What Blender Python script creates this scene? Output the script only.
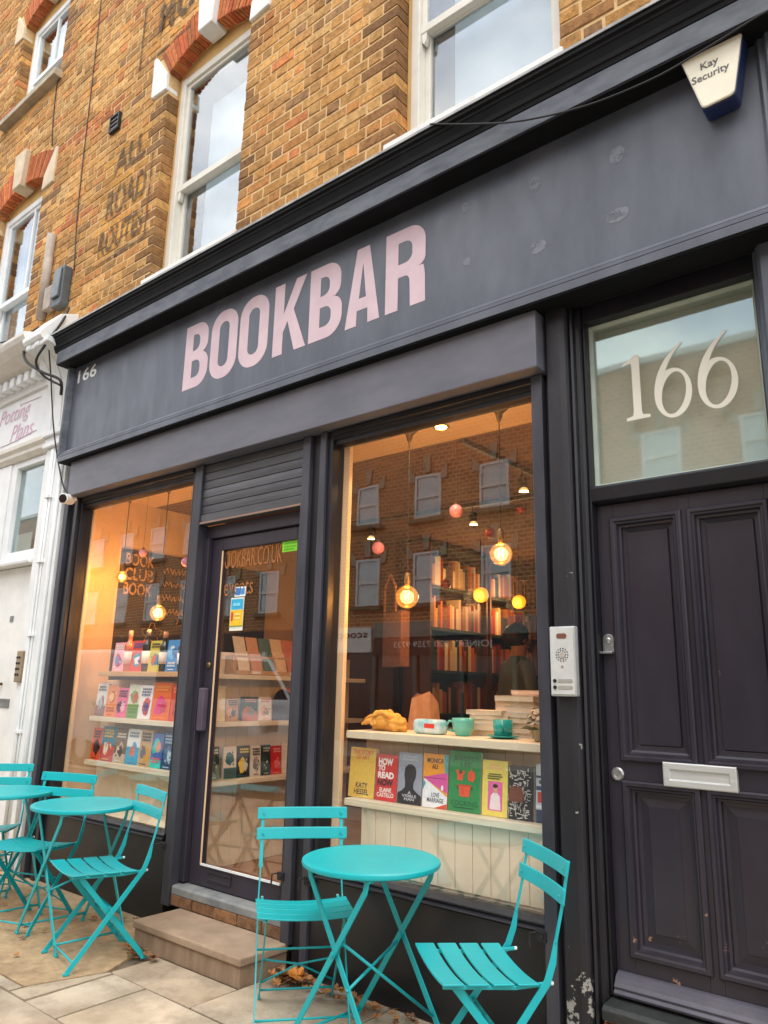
import bpy, bmesh, math, random
from mathutils import Vector, Matrix
from math import radians, sin, cos, pi
random.seed(11)
for o in list(bpy.data.objects): bpy.data.objects.remove(o)
S = bpy.context.scene
COL = S.collection

# ------------------------------------------------------------------ camera
F_PX = 748.0
CAM = Vector((0.0, -2.974, 1.40))
R_ = Vector((0.77465609, 0.63202359, 0.02131005))
D_ = Vector((-0.12910935, 0.19105475, -0.97305131))      # image down
FW = Vector((-0.61906277, 0.7510288, 0.22960188))
cd = bpy.data.cameras.new('camera'); cam = bpy.data.objects.new('camera', cd); COL.objects.link(cam)
cd.sensor_fit = 'VERTICAL'; cd.sensor_height = 36.0; cd.lens = 36.0 * F_PX / 1024.0
cd.clip_end = 400.0; cd.clip_start = 0.05
M = Matrix.Identity(4)
for i in range(3):
    M[i][0] = R_[i]; M[i][1] = -D_[i]; M[i][2] = -FW[i]; M[i][3] = CAM[i]
cam.matrix_world = M
S.camera = cam
def ray(px, py): return R_ * (px - 384.0) + D_ * (py - 512.0) + FW * F_PX
def PY(px, py, y=0.0):
    d = ray(px, py); return CAM + d * ((y - CAM.y) / d.y)
def PX(px, py, x):
    d = ray(px, py); return CAM + d * ((x - CAM.x) / d.x)
def PZ(px, py, z=0.0):
    d = ray(px, py); return CAM + d * ((z - CAM.z) / d.z)

# ------------------------------------------------------------------ world, sun, exposure
SUN_EL, SUN_ROT = radians(60), radians(142)
w = bpy.data.worlds.new('World'); S.world = w; w.use_nodes = True
nt = w.node_tree; nt.nodes.clear()
sky = nt.nodes.new('ShaderNodeTexSky'); sky.sky_type = 'NISHITA'; sky.sun_disc = False
sky.sun_elevation = SUN_EL; sky.sun_rotation = SUN_ROT; sky.air_density = 1.2; sky.dust_density = 2.0
tc = nt.nodes.new('ShaderNodeTexCoord')
mp = nt.nodes.new('ShaderNodeMapping'); mp.inputs['Scale'].default_value = (1, 1, 1.8)
nz = nt.nodes.new('ShaderNodeTexNoise'); nz.inputs['Scale'].default_value = 3.2; nz.inputs['Detail'].default_value = 7; nz.inputs['Roughness'].default_value = 0.55
cr = nt.nodes.new('ShaderNodeValToRGB'); cr.color_ramp.elements[0].position = 0.26; cr.color_ramp.elements[1].position = 0.60
mx = nt.nodes.new('ShaderNodeMix'); mx.data_type = 'RGBA'
mx.inputs['B'].default_value = (9.6, 9.45, 9.2, 1)
bg = nt.nodes.new('ShaderNodeBackground'); bg.inputs['Strength'].default_value = 0.13
wo = nt.nodes.new('ShaderNodeOutputWorld')
nt.links.new(tc.outputs['Generated'], mp.inputs['Vector']); nt.links.new(mp.outputs[0], nz.inputs['Vector'])
nt.links.new(nz.outputs['Fac'], cr.inputs['Fac']); nt.links.new(cr.outputs['Color'], mx.inputs['Factor'])
nt.links.new(sky.outputs[0], mx.inputs['A']); nt.links.new(mx.outputs['Result'], bg.inputs['Color']); nt.links.new(bg.outputs[0], wo.inputs[0])
sl = bpy.data.lights.new('sun', 'SUN'); sl.energy = 0.7; sl.angle = radians(25); sl.color = (1, 0.97, 0.92)
so = bpy.data.objects.new('sun', sl); COL.objects.link(so)
# Nishita sun_rotation runs clockwise from +Y seen from above
az = SUN_ROT
sdir = Vector((sin(az) * cos(SUN_EL), cos(az) * cos(SUN_EL), sin(SUN_EL)))
so.rotation_euler = sdir.to_track_quat('Z', 'Y').to_euler(); so.location = (0, -4, 12)
vs = S.view_settings; vs.view_transform = 'Standard'; vs.look = 'None'; vs.exposure = 1.14; vs.gamma = 1.0; vs.use_curve_mapping = False
S.render.resolution_x = 768; S.render.resolution_y = 1024
S.render.engine = 'CYCLES'
S.cycles.max_bounces = 8; S.cycles.transparent_max_bounces = 16

# ------------------------------------------------------------------ material helpers
def lin(c):
    r = []
    for v in c[:3]:
        v /= 255.0
        r.append(v / 12.92 if v <= 0.04045 else ((v + 0.055) / 1.055) ** 2.4)
    return (*r, 1.0)
def newmat(name):
    m = bpy.data.materials.new(name); m.use_nodes = True
    return m, m.node_tree, m.node_tree.nodes['Principled BSDF']
def N(t, typ, **kw):
    n = t.nodes.new(typ)
    for k, v in kw.items():
        if k in n.inputs: n.inputs[k].default_value = v
        else: setattr(n, k, v)
    return n
MC = {}
def paint(name, c, c2=None, rough=0.5, scale=6.0, bump=0.0, bscale=60.0, metal=0.0, spec=0.5, coat=0.0, stretch=(1, 1, 1), contrast=(0.35, 0.65), chips=None, rvar=0.12, low=None):
    """procedural surface: two tones mixed by noise, uneven gloss, fine relief, optional worn chips (colour, threshold, scale)"""
    if name in MC: return MC[name]
    m, t, b = newmat(name)
    tcn = N(t, 'ShaderNodeTexCoord'); mpn = N(t, 'ShaderNodeMapping'); mpn.inputs['Scale'].default_value = stretch
    t.links.new(tcn.outputs['Object'], mpn.inputs['Vector'])
    n1 = N(t, 'ShaderNodeTexNoise', Scale=scale, Detail=6.0, Roughness=0.6)
    t.links.new(mpn.outputs[0], n1.inputs['Vector'])
    rp = N(t, 'ShaderNodeValToRGB'); rp.color_ramp.elements[0].position = contrast[0]; rp.color_ramp.elements[1].position = contrast[1]
    rp.color_ramp.elements[0].color = lin(c); rp.color_ramp.elements[1].color = lin(c2 or [min(255, v * 1.12) for v in c])
    t.links.new(n1.outputs['Fac'], rp.inputs['Fac'])
    colout = rp.outputs['Color']
    if chips:
        cc, th, cs = chips[:3]; soft = chips[3] if len(chips) > 3 else 0.02
        n3 = N(t, 'ShaderNodeTexNoise', Scale=cs, Detail=5.0, Roughness=0.7)
        t.links.new(tcn.outputs['Object'], n3.inputs['Vector'])
        r3 = N(t, 'ShaderNodeValToRGB'); r3.color_ramp.elements[0].position = th; r3.color_ramp.elements[1].position = min(1.0, th + soft)
        src = n3.outputs['Fac']
        if low is not None:      # knocks and scuffs gather near the foot of the timber
            sx = N(t, 'ShaderNodeSeparateXYZ'); t.links.new(tcn.outputs['Object'], sx.inputs[0])
            mrz = N(t, 'ShaderNodeMapRange'); mrz.inputs['From Min'].default_value = 0.0; mrz.inputs['From Max'].default_value = low; mrz.inputs['To Min'].default_value = 0.17; mrz.inputs['To Max'].default_value = -0.01
            t.links.new(sx.outputs['Z'], mrz.inputs['Value']); ad = N(t, 'ShaderNodeMath', operation='ADD'); t.links.new(src, ad.inputs[0]); t.links.new(mrz.outputs[0], ad.inputs[1]); src = ad.outputs[0]
        t.links.new(src, r3.inputs['Fac'])
        mm = N(t, 'ShaderNodeMix', data_type='RGBA'); mm.inputs['B'].default_value = lin(cc)
        t.links.new(r3.outputs['Color'], mm.inputs['Factor']); t.links.new(colout, mm.inputs['A']); colout = mm.outputs['Result']
    t.links.new(colout, b.inputs['Base Color'])
    n2 = N(t, 'ShaderNodeTexNoise', Scale=scale * 3, Detail=4.0)
    t.links.new(mpn.outputs[0], n2.inputs['Vector'])
    mr = N(t, 'ShaderNodeMapRange'); mr.inputs['To Min'].default_value = max(0.03, rough - rvar); mr.inputs['To Max'].default_value = min(1, rough + rvar)
    t.links.new(n2.outputs['Fac'], mr.inputs['Value']); t.links.new(mr.outputs[0], b.inputs['Roughness'])
    b.inputs['Metallic'].default_value = metal; b.inputs['Specular IOR Level'].default_value = spec; b.inputs['Coat Weight'].default_value = coat
    if bump:
        n4 = N(t, 'ShaderNodeTexNoise', Scale=bscale, Detail=5.0); t.links.new(mpn.outputs[0], n4.inputs['Vector'])
        bp = N(t, 'ShaderNodeBump', Strength=bump, Distance=0.01); t.links.new(n4.outputs['Fac'], bp.inputs['Height']); t.links.new(bp.outputs[0], b.inputs['Normal'])
    MC[name] = m
    return m
def flat(rgb, rough=0.45):
    k = 'print_%02x%02x%02x' % tuple(int(v) for v in rgb)
    if k in MC: return MC[k]
    return paint(k, rgb, [min(255, v * 1.05 + 2) for v in rgb], rough=rough, scale=40)
def glass(name, tint=(1, 1, 1), ior=1.55, gain=1.0, rough=0.0, sheen=(1, 1, 1)):
    if name in MC: return MC[name]
    m, t, b = newmat(name); t.nodes.remove(b)
    out = t.nodes['Material Output']
    tr = N(t, 'ShaderNodeBsdfTransparent'); tr.inputs['Color'].default_value = (*tint, 1)
    gl = N(t, 'ShaderNodeBsdfGlossy', Roughness=rough); gl.inputs['Color'].default_value = (*sheen, 1)
    tcn = N(t, 'ShaderNodeTexCoord'); n1 = N(t, 'ShaderNodeTexNoise', Scale=1.3, Detail=1.0)
    bp = N(t, 'ShaderNodeBump', Strength=0.035, Distance=0.05)
    t.links.new(tcn.outputs['Object'], n1.inputs['Vector']); t.links.new(n1.outputs['Fac'], bp.inputs['Height']); t.links.new(bp.outputs[0], gl.inputs['Normal'])
    ge = N(t, 'ShaderNodeNewGeometry'); dp = N(t, 'ShaderNodeVectorMath', operation='DOT_PRODUCT'); t.links.new(ge.outputs['Normal'], dp.inputs[0]); t.links.new(ge.outputs['Incoming'], dp.inputs[1])
    ab = N(t, 'ShaderNodeMath', operation='ABSOLUTE'); t.links.new(dp.outputs['Value'], ab.inputs[0])
    om = N(t, 'ShaderNodeMath', operation='SUBTRACT'); om.inputs[0].default_value = 1.0; t.links.new(ab.outputs[0], om.inputs[1])
    pw = N(t, 'ShaderNodeMath', operation='POWER'); pw.inputs[1].default_value = 5.0 if ior < 1.6 else 4.0; t.links.new(om.outputs[0], pw.inputs[0])
    r0 = ((ior - 1) / (ior + 1)) ** 2 * gain
    mu = N(t, 'ShaderNodeMath', operation='MULTIPLY_ADD'); mu.inputs[1].default_value = 1.0 - r0; mu.inputs[2].default_value = r0; mu.use_clamp = True
    mxs = N(t, 'ShaderNodeMixShader')
    t.links.new(pw.outputs[0], mu.inputs[0]); t.links.new(mu.outputs[0], mxs.inputs[0]); t.links.new(tr.outputs[0], mxs.inputs[1]); t.links.new(gl.outputs[0], mxs.inputs[2])
    t.links.new(mxs.outputs[0], out.inputs['Surface'])
    MC[name] = m
    return m
def emit(name, rgb, strength):
    if name in MC: return MC[name]
    m, t, b = newmat(name)
    b.inputs['Base Color'].default_value = lin(rgb); b.inputs['Emission Color'].default_value = lin(rgb); b.inputs['Emission Strength'].default_value = strength
    MC[name] = m
    return m

# ------------------------------------------------------------------ object helpers
def tag(o, label=None, cat=None, group=None, kind=None):
    if label: o['label'] = label
    if cat: o['category'] = cat
    if group: o['group'] = group
    if kind: o['kind'] = kind
    return o
BASES = {}
def thing(name, label, cat, loc=(0, 0, 0), rz=0.0, group=None, world=False):
    """Empty at the thing's base; world=True: parts are given in world coordinates"""
    o = bpy.data.objects.new(name, None); COL.objects.link(o); o.empty_display_size = 0.1
    o.location = loc; o.rotation_euler = (0, 0, rz)
    if world: BASES[o.name] = Vector(loc)
    return tag(o, label, cat, group)
def attach(o, parent):
    COL.objects.link(o)
    if parent is not None:
        o.parent = parent
        b = BASES.get(parent.name)
        if b is not None: o.matrix_parent_inverse = Matrix.Translation(-b)
    return o
class MB:
    def __init__(s): s.v = []; s.f = []; s.m = []; s.t = []; s.cur = 0; s.tint = None
    def add(s, vs, fs, m=None):
        k = len(s.v); s.v += [tuple(p) for p in vs]
        for f in fs: s.f.append([k + i for i in f]); s.m.append(s.cur if m is None else m)
        s.t += [s.tint] * len(vs)
        return s
    def box(s, x0, x1, y0, y1, z0, z1, m=None):
        vs = [(x0, y0, z0), (x1, y0, z0), (x1, y1, z0), (x0, y1, z0), (x0, y0, z1), (x1, y0, z1), (x1, y1, z1), (x0, y1, z1)]
        return s.add(vs, [(0, 3, 2, 1), (4, 5, 6, 7), (0, 1, 5, 4), (1, 2, 6, 5), (2, 3, 7, 6), (3, 0, 4, 7)], m)
    def prism(s, poly, a, b, axis, m=None):
        n = len(poly)
        def pt(p, h): return {'x': (h, p[0], p[1]), 'y': (p[0], h, p[1]), 'z': (p[0], p[1], h)}[axis]
        vs = [pt(p, a) for p in poly] + [pt(p, b) for p in poly]
        fs = [list(range(n))[::-1], list(range(n, 2 * n))] + [(i, (i + 1) % n, n + (i + 1) % n, n + i) for i in range(n)]
        return s.add(vs, fs, m)
    def loops(s, x0, x1, z0, z1, y, steps, cap=True, m=None):
        """mitred rectangular frame: steps = [(inset, depth)], depth added to y"""
        vs = []
        for i, d in steps: vs += [(x0 + i, y + d, z0 + i), (x1 - i, y + d, z0 + i), (x1 - i, y + d, z1 - i), (x0 + i, y + d, z1 - i)]
        fs = []
        for k in range(len(steps) - 1):
            for j in range(4): fs.append((4 * k + j, 4 * k + (j + 1) % 4, 4 * k + 4 + (j + 1) % 4, 4 * k + 4 + j))
        if cap: fs.append([4 * (len(steps) - 1) + j for j in range(4)])
        return s.add(vs, fs, m)
    def tube(s, pts, r, n=8, m=None, cap=True):
        pts = [Vector(p) for p in pts]; vs = []; fs = []
        rr = r if isinstance(r, (list, tuple)) else [r] * len(pts)
        prev = None
        for i, p in enumerate(pts):
            d = (pts[min(i + 1, len(pts) - 1)] - pts[max(i - 1, 0)]).normalized()
            u = d.cross(Vector((0, 0, 1)))
            if u.length < 1e-3: u = d.cross(Vector((0, 1, 0)))
            if prev is not None and u.dot(prev) < 0 and abs(d.z) > 0.95: u = -u
            u.normalize(); prev = u; v = d.cross(u)
            for k in range(n):
                a = 2 * pi * k / n; vs.append(p + (u * cos(a) + v * sin(a)) * rr[i])
        for i in range(len(pts) - 1):
            for k in range(n): fs.append((i * n + k, i * n + (k + 1) % n, (i + 1) * n + (k + 1) % n, (i + 1) * n + k))
        if cap: fs.append(list(range(n))[::-1]); fs.append([len(vs) - n + k for k in range(n)])
        return s.add(vs, fs, m)
    def strap(s, pts, wid, thk, side, m=None):
        """flat bar along pts; side = direction of its width"""
        pts = [Vector(p) for p in pts]; side = Vector(side).normalized(); vs = []; fs = []
        ww = wid if isinstance(wid, (list, tuple)) else [wid] * len(pts)
        for i, p in enumerate(pts):
            d = (pts[min(i + 1, len(pts) - 1)] - pts[max(i - 1, 0)]).normalized()
            sd = (side - d * side.dot(d)).normalized(); nn = d.cross(sd)
            for a, b in ((-1, -1), (1, -1), (1, 1), (-1, 1)): vs.append(p + sd * a * ww[i] / 2 + nn * b * thk / 2)
        for i in range(len(pts) - 1):
            for k in range(4): fs.append((4 * i + k, 4 * i + (k + 1) % 4, 4 * i + 4 + (k + 1) % 4, 4 * i + 4 + k))
        fs.append([3, 2, 1, 0]); q = 4 * (len(pts) - 1); fs.append([q, q + 1, q + 2, q + 3])
        return s.add(vs, fs, m)
    def lathe(s, prof, n=16, c=(0, 0, 0), m=None, axis='z'):
        vs = []; fs = []
        for r, z in prof:
            for k in range(n):
                a = 2 * pi * k / n
                p = (r * cos(a), r * sin(a), z)
                if axis == 'y': p = (p[0], p[2], p[1])
                if axis == 'x': p = (p[2], p[0], p[1])
                vs.append((c[0] + p[0], c[1] + p[1], c[2] + p[2]))
        for i in range(len(prof) - 1):
            for k in range(n): fs.append((i * n + k, i * n + (k + 1) % n, (i + 1) * n + (k + 1) % n, (i + 1) * n + k))
        fs.append(list(range(n))[::-1]); q = n * (len(prof) - 1); fs.append([q + k for k in range(n)])
        return s.add(vs, fs, m)
    def sphere(s, c, r, n=14, m=None, sq=(1, 1, 1)):
        pr = [(r * sin(pi * i / n), -r * cos(pi * i / n)) for i in range(n + 1)]
        pr[0] = (r * 0.02, -r); pr[-1] = (r * 0.02, r)
        k = len(s.v); s.lathe(pr, n + 2, (0, 0, 0), m)
        for i in range(k, len(s.v)): s.v[i] = (c[0] + s.v[i][0] * sq[0], c[1] + s.v[i][1] * sq[1], c[2] + s.v[i][2] * sq[2])
        return s
    def mesh(s, name, mats):
        me = bpy.data.meshes.new(name); me.from_pydata(s.v, [], s.f)
        mats = mats if isinstance(mats, (list, tuple)) else [mats]
        for mt in mats: me.materials.append(mt)
        for p, mi in zip(me.polygons, s.m): p.material_index = mi
        if any(t is not None for t in s.t):
            at = me.color_attributes.new('tint', 'FLOAT_COLOR', 'POINT')
            for i, t in enumerate(s.t): at.data[i].color = t or (1, 1, 1, 1)
        bm = bmesh.new(); bm.from_mesh(me); bmesh.ops.recalc_face_normals(bm, faces=bm.faces); bm.to_mesh(me); bm.free()
        return me
    def build(s, name, mats, parent=None, bevel=0.0, smooth=False, seg=2):
        o = bpy.data.objects.new(name, s.mesh(name, mats)); attach(o, parent)
        if smooth:
            for p in o.data.polygons: p.use_smooth = True
        if bevel:
            bv = o.modifiers.new('bevel', 'BEVEL'); bv.width = bevel; bv.segments = seg; bv.limit_method = 'ANGLE'; bv.angle_limit = radians(35)
        return o
def curve_mesh(splines, name, mats, origin, right, up, ext=0.001, parent=None):
    """filled 2D outline (holes by overlap) as a thin mesh in the plane right/up"""
    cu = bpy.data.curves.new('outline', 'CURVE'); cu.dimensions = '2D'; cu.fill_mode = 'BOTH'; cu.extrude = ext
    for sp in splines:
        s = cu.splines.new('POLY'); s.points.add(len(sp) - 1); s.use_cyclic_u = True
        for q, p in zip(s.points, sp): q.co = (p[0], p[1], 0, 1)
    o = bpy.data.objects.new('outline', cu); COL.objects.link(o)
    me = bpy.data.meshes.new_from_object(o.evaluated_get(bpy.context.evaluated_depsgraph_get()))
    bpy.data.objects.remove(o); bpy.data.curves.remove(cu)
    right, up = Vector(right), Vector(up); nn = right.cross(up).normalized(); origin = Vector(origin)
    for v in me.vertices: v.co = origin + right * v.co.x + up * v.co.y + nn * v.co.z
    me.materials.clear(); me.materials.append(mats); me.name = name
    ob = bpy.data.objects.new(name, me); attach(ob, parent)
    return ob
TXT = {}
def text_verts(body, bold=0.0, shear=0.0):
    k = (body, bold, shear)
    if k in TXT: return TXT[k]
    cu = bpy.data.curves.new('t', 'FONT'); cu.body = body; cu.offset = bold; cu.shear = shear; cu.resolution_u = 3; cu.space_line = 0.85; cu.align_x = 'CENTER'
    o = bpy.data.objects.new('t', cu); COL.objects.link(o)
    me = bpy.data.meshes.new_from_object(o.evaluated_get(bpy.context.evaluated_depsgraph_get()))
    vs = [v.co.copy() for v in me.vertices]; fs = [list(p.vertices) for p in me.polygons]
    bpy.data.objects.remove(o); bpy.data.curves.remove(cu); bpy.data.meshes.remove(me)
    x0 = min(v.x for v in vs); x1 = max(v.x for v in vs); y0 = min(v.y for v in vs); y1 = max(v.y for v in vs)
    vs = [((v.x - x0) / (x1 - x0), (v.y - y0) / (y1 - y0)) for v in vs]
    TXT[k] = (vs, fs)
    return TXT[k]
def text_into(mb, body, origin, right, up, m=0, bold=0.0, shear=0.0):
    """text stretched to the parallelogram origin + right + up"""
    vs, fs = text_verts(body, bold, shear)
    o, r, u = Vector(origin), Vector(right), Vector(up)
    mb.add([o + r * a + u * b for a, b in vs], fs, m)
def copy_tree(o, parent=None):
    c = o.copy(); COL.objects.link(c); c.parent = parent
    if o.name in BASES: BASES[c.name] = BASES[o.name]
    for ch in o.children: copy_tree(ch, c)
    return c

# ------------------------------------------------------------------ materials
m_fascia = paint('fascia_paint', (70, 75, 86), (88, 93, 104), rough=0.38, scale=2.6, bump=0.10, bscale=18, stretch=(1.6, 1, .55), rvar=.16)
m_band = paint('cornice_paint', (60, 66, 76), (92, 98, 106), rough=0.5, scale=5, stretch=(1, 1, 3))
m_crown_and_shade = paint('crown_and_shade_black', (11, 12, 15), (18, 19, 23), rough=0.7, scale=4, spec=.2)  # near-black crown; on undersides and in grooves, shade put into the colour
m_lead = paint('lead_flashing', (128, 130, 132), (165, 166, 164), rough=0.6, scale=9, bump=0.15)
m_box = paint('blind_box_paint', (88, 89, 99), (102, 103, 112), rough=0.42, scale=2.5, stretch=(1, 1, 3))
m_black = paint('black_timber', (17, 17, 23), (27, 27, 34), rough=0.42, scale=5, bump=0.12, bscale=30, stretch=(1, 1, .35), chips=((110, 108, 104), 0.72, 16))
m_blackworn = paint('worn_black_timber', (22, 22, 27), (34, 33, 39), rough=0.5, scale=5, bump=0.2, bscale=40, stretch=(1, 1, .35), chips=((150, 148, 142), 0.68, 13), low=.75)
m_guide = paint('guide_rail_metal', (52, 53, 61), (72, 73, 82), rough=0.4, scale=6, metal=0.2, stretch=(1, 1, .3))
m_plum = paint('plum_door_paint', (37, 33, 44), (47, 43, 53), rough=0.36, scale=4, bump=0.12, bscale=22, stretch=(1, 1, .3), chips=((150, 116, 96), 0.725, 15), low=.85)
m_shopdoor = paint('shop_door_paint', (42, 36, 48), (54, 48, 60), rough=0.42, scale=4, bump=0.08, bscale=22, stretch=(1, 1, .3))
m_stall = paint('stallriser_paint', (20, 22, 25), (29, 31, 35), rough=0.36, scale=3, bump=0.06, bscale=14, chips=((120, 118, 112), 0.74, 22))
m_white = paint('white_gloss_paint', (222, 224, 222), (234, 235, 231), rough=0.35, scale=7, bump=0.06, bscale=30)
m_oldwhite = paint('weathered_white_paint', (222, 226, 227), (234, 237, 237), rough=0.5, scale=4, bump=0.10, bscale=26, chips=((168, 168, 164), 0.73, 9))
m_stonewhite = paint('painted_keystone', (216, 216, 212), (232, 232, 228), rough=0.6, scale=8, bump=0.1)
m_creamstone = paint('bare_keystone', (196, 178, 148), (214, 198, 170), rough=0.8, scale=8, bump=0.2)
m_cream = paint('cream_panelling', (214, 200, 170), (226, 213, 186), rough=0.55, scale=5, stretch=(1, 1, .3))
m_shelf = paint('cream_shelf', (222, 208, 178), (233, 221, 194), rough=0.5, scale=8, stretch=(.3, 1, 1))
m_pale = paint('pale_timber_frame', (222, 188, 146), (232, 202, 162), rough=0.5, scale=5, stretch=(1, 1, .2))
m_ply = paint('pine_board', (196, 152, 104), (212, 172, 124), rough=0.6, scale=6, stretch=(1, 6, .6))
m_teal = paint('turquoise_enamel', (8, 160, 168), (11, 170, 177), rough=0.42, scale=3, coat=0.0, rvar=0.03)
m_tealcap = paint('pale_end_cap', (215, 222, 218), (225, 230, 226), rough=0.5)
m_chrome = paint('brushed_steel', (176, 178, 180), (200, 202, 204), rough=0.3, metal=0.9, scale=20)
m_steel = paint('silver_anodised', (176, 178, 178), (192, 194, 194), rough=0.4, metal=0.35, scale=14)
m_darkmetal = paint('dark_metal', (40, 40, 44), (58, 58, 60), rough=0.45, metal=0.5, scale=14)
m_brass = paint('aged_brass', (120, 96, 62), (150, 122, 80), rough=0.4, metal=0.8, scale=20)
m_cable = paint('cable_rubber', (28, 28, 30), (40, 40, 42), rough=0.6)
m_pipe = paint('grey_pipe', (150, 136, 122), (176, 164, 150), rough=0.6, scale=8)
m_pink = paint('sign_pink', (200, 176, 184), (212, 188, 195), rough=0.5, scale=6)
m_off = paint('off_white_vinyl', (226, 222, 206), (232, 228, 214), rough=0.5)
m_plaster = paint('warm_plaster', (222, 188, 146), (230, 198, 158), rough=0.8, scale=3)
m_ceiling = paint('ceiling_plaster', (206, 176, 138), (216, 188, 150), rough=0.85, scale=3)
m_floorwood = paint('floor_boards', (140, 96, 60), (152, 104, 64), rough=0.45, scale=4, stretch=(1, 8, 1))
m_darkroom = paint('dark_green_joinery', (38, 46, 46), (50, 58, 56), rough=0.6, scale=3)
m_mortar = paint('mortar', (202, 167, 115), (216, 184, 134), rough=0.95, scale=30, bump=0.3, bscale=120)
m_glass = glass('shop_glass', gain=1.6)
m_glass_up = glass('sash_glass', tint=(.86, .90, .92), ior=1.62, gain=2.6)
m_leaf = paint('dry_leaf', (150, 98, 54), (186, 132, 78), rough=0.7, scale=10)
m_leaf2 = paint('orange_leaf', (206, 138, 50), (190, 112, 44), rough=0.65, scale=10)
m_leaf3 = paint('brown_leaf', (112, 78, 52), (140, 102, 70), rough=0.75, scale=10)

def brick_material():
    m, t, b = newmat('stock_brick')
    at = N(t, 'ShaderNodeAttribute', attribute_name='tint')
    tcn = N(t, 'ShaderNodeTexCoord')
    n1 = N(t, 'ShaderNodeTexNoise', Scale=19.0, Detail=9.0, Roughness=0.74); t.links.new(tcn.outputs['Object'], n1.inputs['Vector'])
    r1 = N(t, 'ShaderNodeValToRGB'); r1.color_ramp.elements[0].position = 0.36; r1.color_ramp.elements[1].position = 0.56
    r1.color_ramp.elements[0].color = (0.54, 0.53, 0.52, 1); r1.color_ramp.elements[1].color = (1.06, 1.05, 1.02, 1)
    t.links.new(n1.outputs['Fac'], r1.inputs['Fac'])
    mu = N(t, 'ShaderNodeMix', data_type='RGBA', blend_type='MULTIPLY'); mu.inputs['Factor'].default_value = 1
    t.links.new(at.outputs['Color'], mu.inputs['A']); t.links.new(r1.outputs['Color'], mu.inputs['B'])
    n3 = N(t, 'ShaderNodeTexNoise', Scale=1.1, Detail=3.0); t.links.new(tcn.outputs['Object'], n3.inputs['Vector'])
    r3 = N(t, 'ShaderNodeValToRGB'); r3.color_ramp.elements[0].position = 0.35; r3.color_ramp.elements[1].position = 0.7
    r3.color_ramp.elements[0].color = (0.76, 0.75, 0.76, 1); r3.color_ramp.elements[1].color = (1.08, 1.05, 1.0, 1); t.links.new(n3.outputs['Fac'], r3.inputs['Fac'])
    m2 = N(t, 'ShaderNodeMix', data_type='RGBA', blend_type='MULTIPLY'); m2.inputs['Factor'].default_value = 1
    t.links.new(mu.outputs['Result'], m2.inputs['A']); t.links.new(r3.outputs['Color'], m2.inputs['B'])
    t.links.new(m2.outputs['Result'], b.inputs['Base Color']); b.inputs['Roughness'].default_value = 0.92; b.inputs['Specular IOR Level'].default_value = 0.25
    n2 = N(t, 'ShaderNodeTexNoise', Scale=90.0, Detail=6.0); t.links.new(tcn.outputs['Object'], n2.inputs['Vector'])
    bp = N(t, 'ShaderNodeBump', Strength=0.5, Distance=0.008); t.links.new(n2.outputs['Fac'], bp.inputs['Height']); t.links.new(bp.outputs[0], b.inputs['Normal'])
    return m
m_brick = brick_material()
BRICKS = [((194, 148, 90), 5), ((186, 140, 82), 5), ((200, 156, 98), 4), ((178, 134, 82), 4), ((168, 128, 82), 2.5), ((194, 138, 82), 3), ((190, 124, 78), .9), ((156, 120, 84), 1.0), ((206, 166, 110), 2)]
_bw = [b for _, b in BRICKS]
def brick_tint(bias=None):
    c = random.choices(BRICKS, _bw)[0][0]
    if bias: c = [c[i] * .45 + bias[i] * .55 for i in range(3)]
    k = random.uniform(.95, 1.13)
    return lin([min(255, v * k) for v in c])
RED = [(196, 114, 72), (186, 102, 64), (202, 124, 80), (178, 102, 68)]

# ================================================================== GROUND
m_ground = paint('far_ground', (120, 116, 108), (136, 132, 124), rough=0.9, scale=1.5)
m_joint = paint('paving_joint', (98, 86, 70), (120, 106, 88), rough=0.95, scale=20, bump=0.3)
m_asphalt = paint('asphalt', (74, 74, 76), (88, 88, 88), rough=0.85, scale=8, bump=0.3, bscale=90)
m_kerb = paint('granite_kerb', (142, 138, 130), (160, 156, 148), rough=0.8, scale=10, bump=0.2)
m_line = paint('road_paint', (206, 196, 150), (190, 180, 140), rough=0.7)
def struct(o): return tag(o, kind='structure')
g = struct(MB().box(-150, 150, -150, 150, -0.5, -0.13).build('ground', m_ground))
struct(MB().box(-60, 40, -9.6, -4.1, -0.129, -0.10).build('road', m_asphalt))
struct(MB().box(-60, 40, -5.0, -4.9, -0.0995, -0.096).build('road_marking', m_line))
pav = struct(MB().box(-60, 40, -3.95, 9.0, -0.128, -0.012).build('pavement', m_joint))
struct(MB().box(-60, 40, -13.4, -9.6, -0.128, 0.0).build('far_pavement', m_kerb))
for i in range(34): MB().box(-16 + i * .9, -16 + i * .9 + .893, -4.1, -3.955, -0.12, 0.0).build('kerb_stone', m_kerb, pav, bevel=0.012)
FLAG = [paint('flagstone_a', (156, 142, 121), (194, 180, 158), rough=0.85, scale=3.2, bump=0.35, bscale=60, contrast=(.3, .7), chips=((140, 126, 107), .46, 4, .26)),
        paint('flagstone_b', (144, 129, 108), (184, 168, 145), rough=0.88, scale=2.6, bump=0.35, bscale=70, contrast=(.3, .7), chips=((132, 118, 100), .46, 5, .26)),
        paint('flagstone_c', (158, 144, 122), (198, 184, 162), rough=0.85, scale=3.8, bump=0.35, bscale=60, contrast=(.3, .7), chips=((146, 132, 112), .46, 3.4, .26))]
m_patch = paint('brown_screed', (156, 130, 98), (186, 160, 124), rough=0.9, scale=16, bump=0.6, bscale=140, contrast=(.32, .68), chips=((138, 114, 86), .5, 5, .25))
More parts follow.
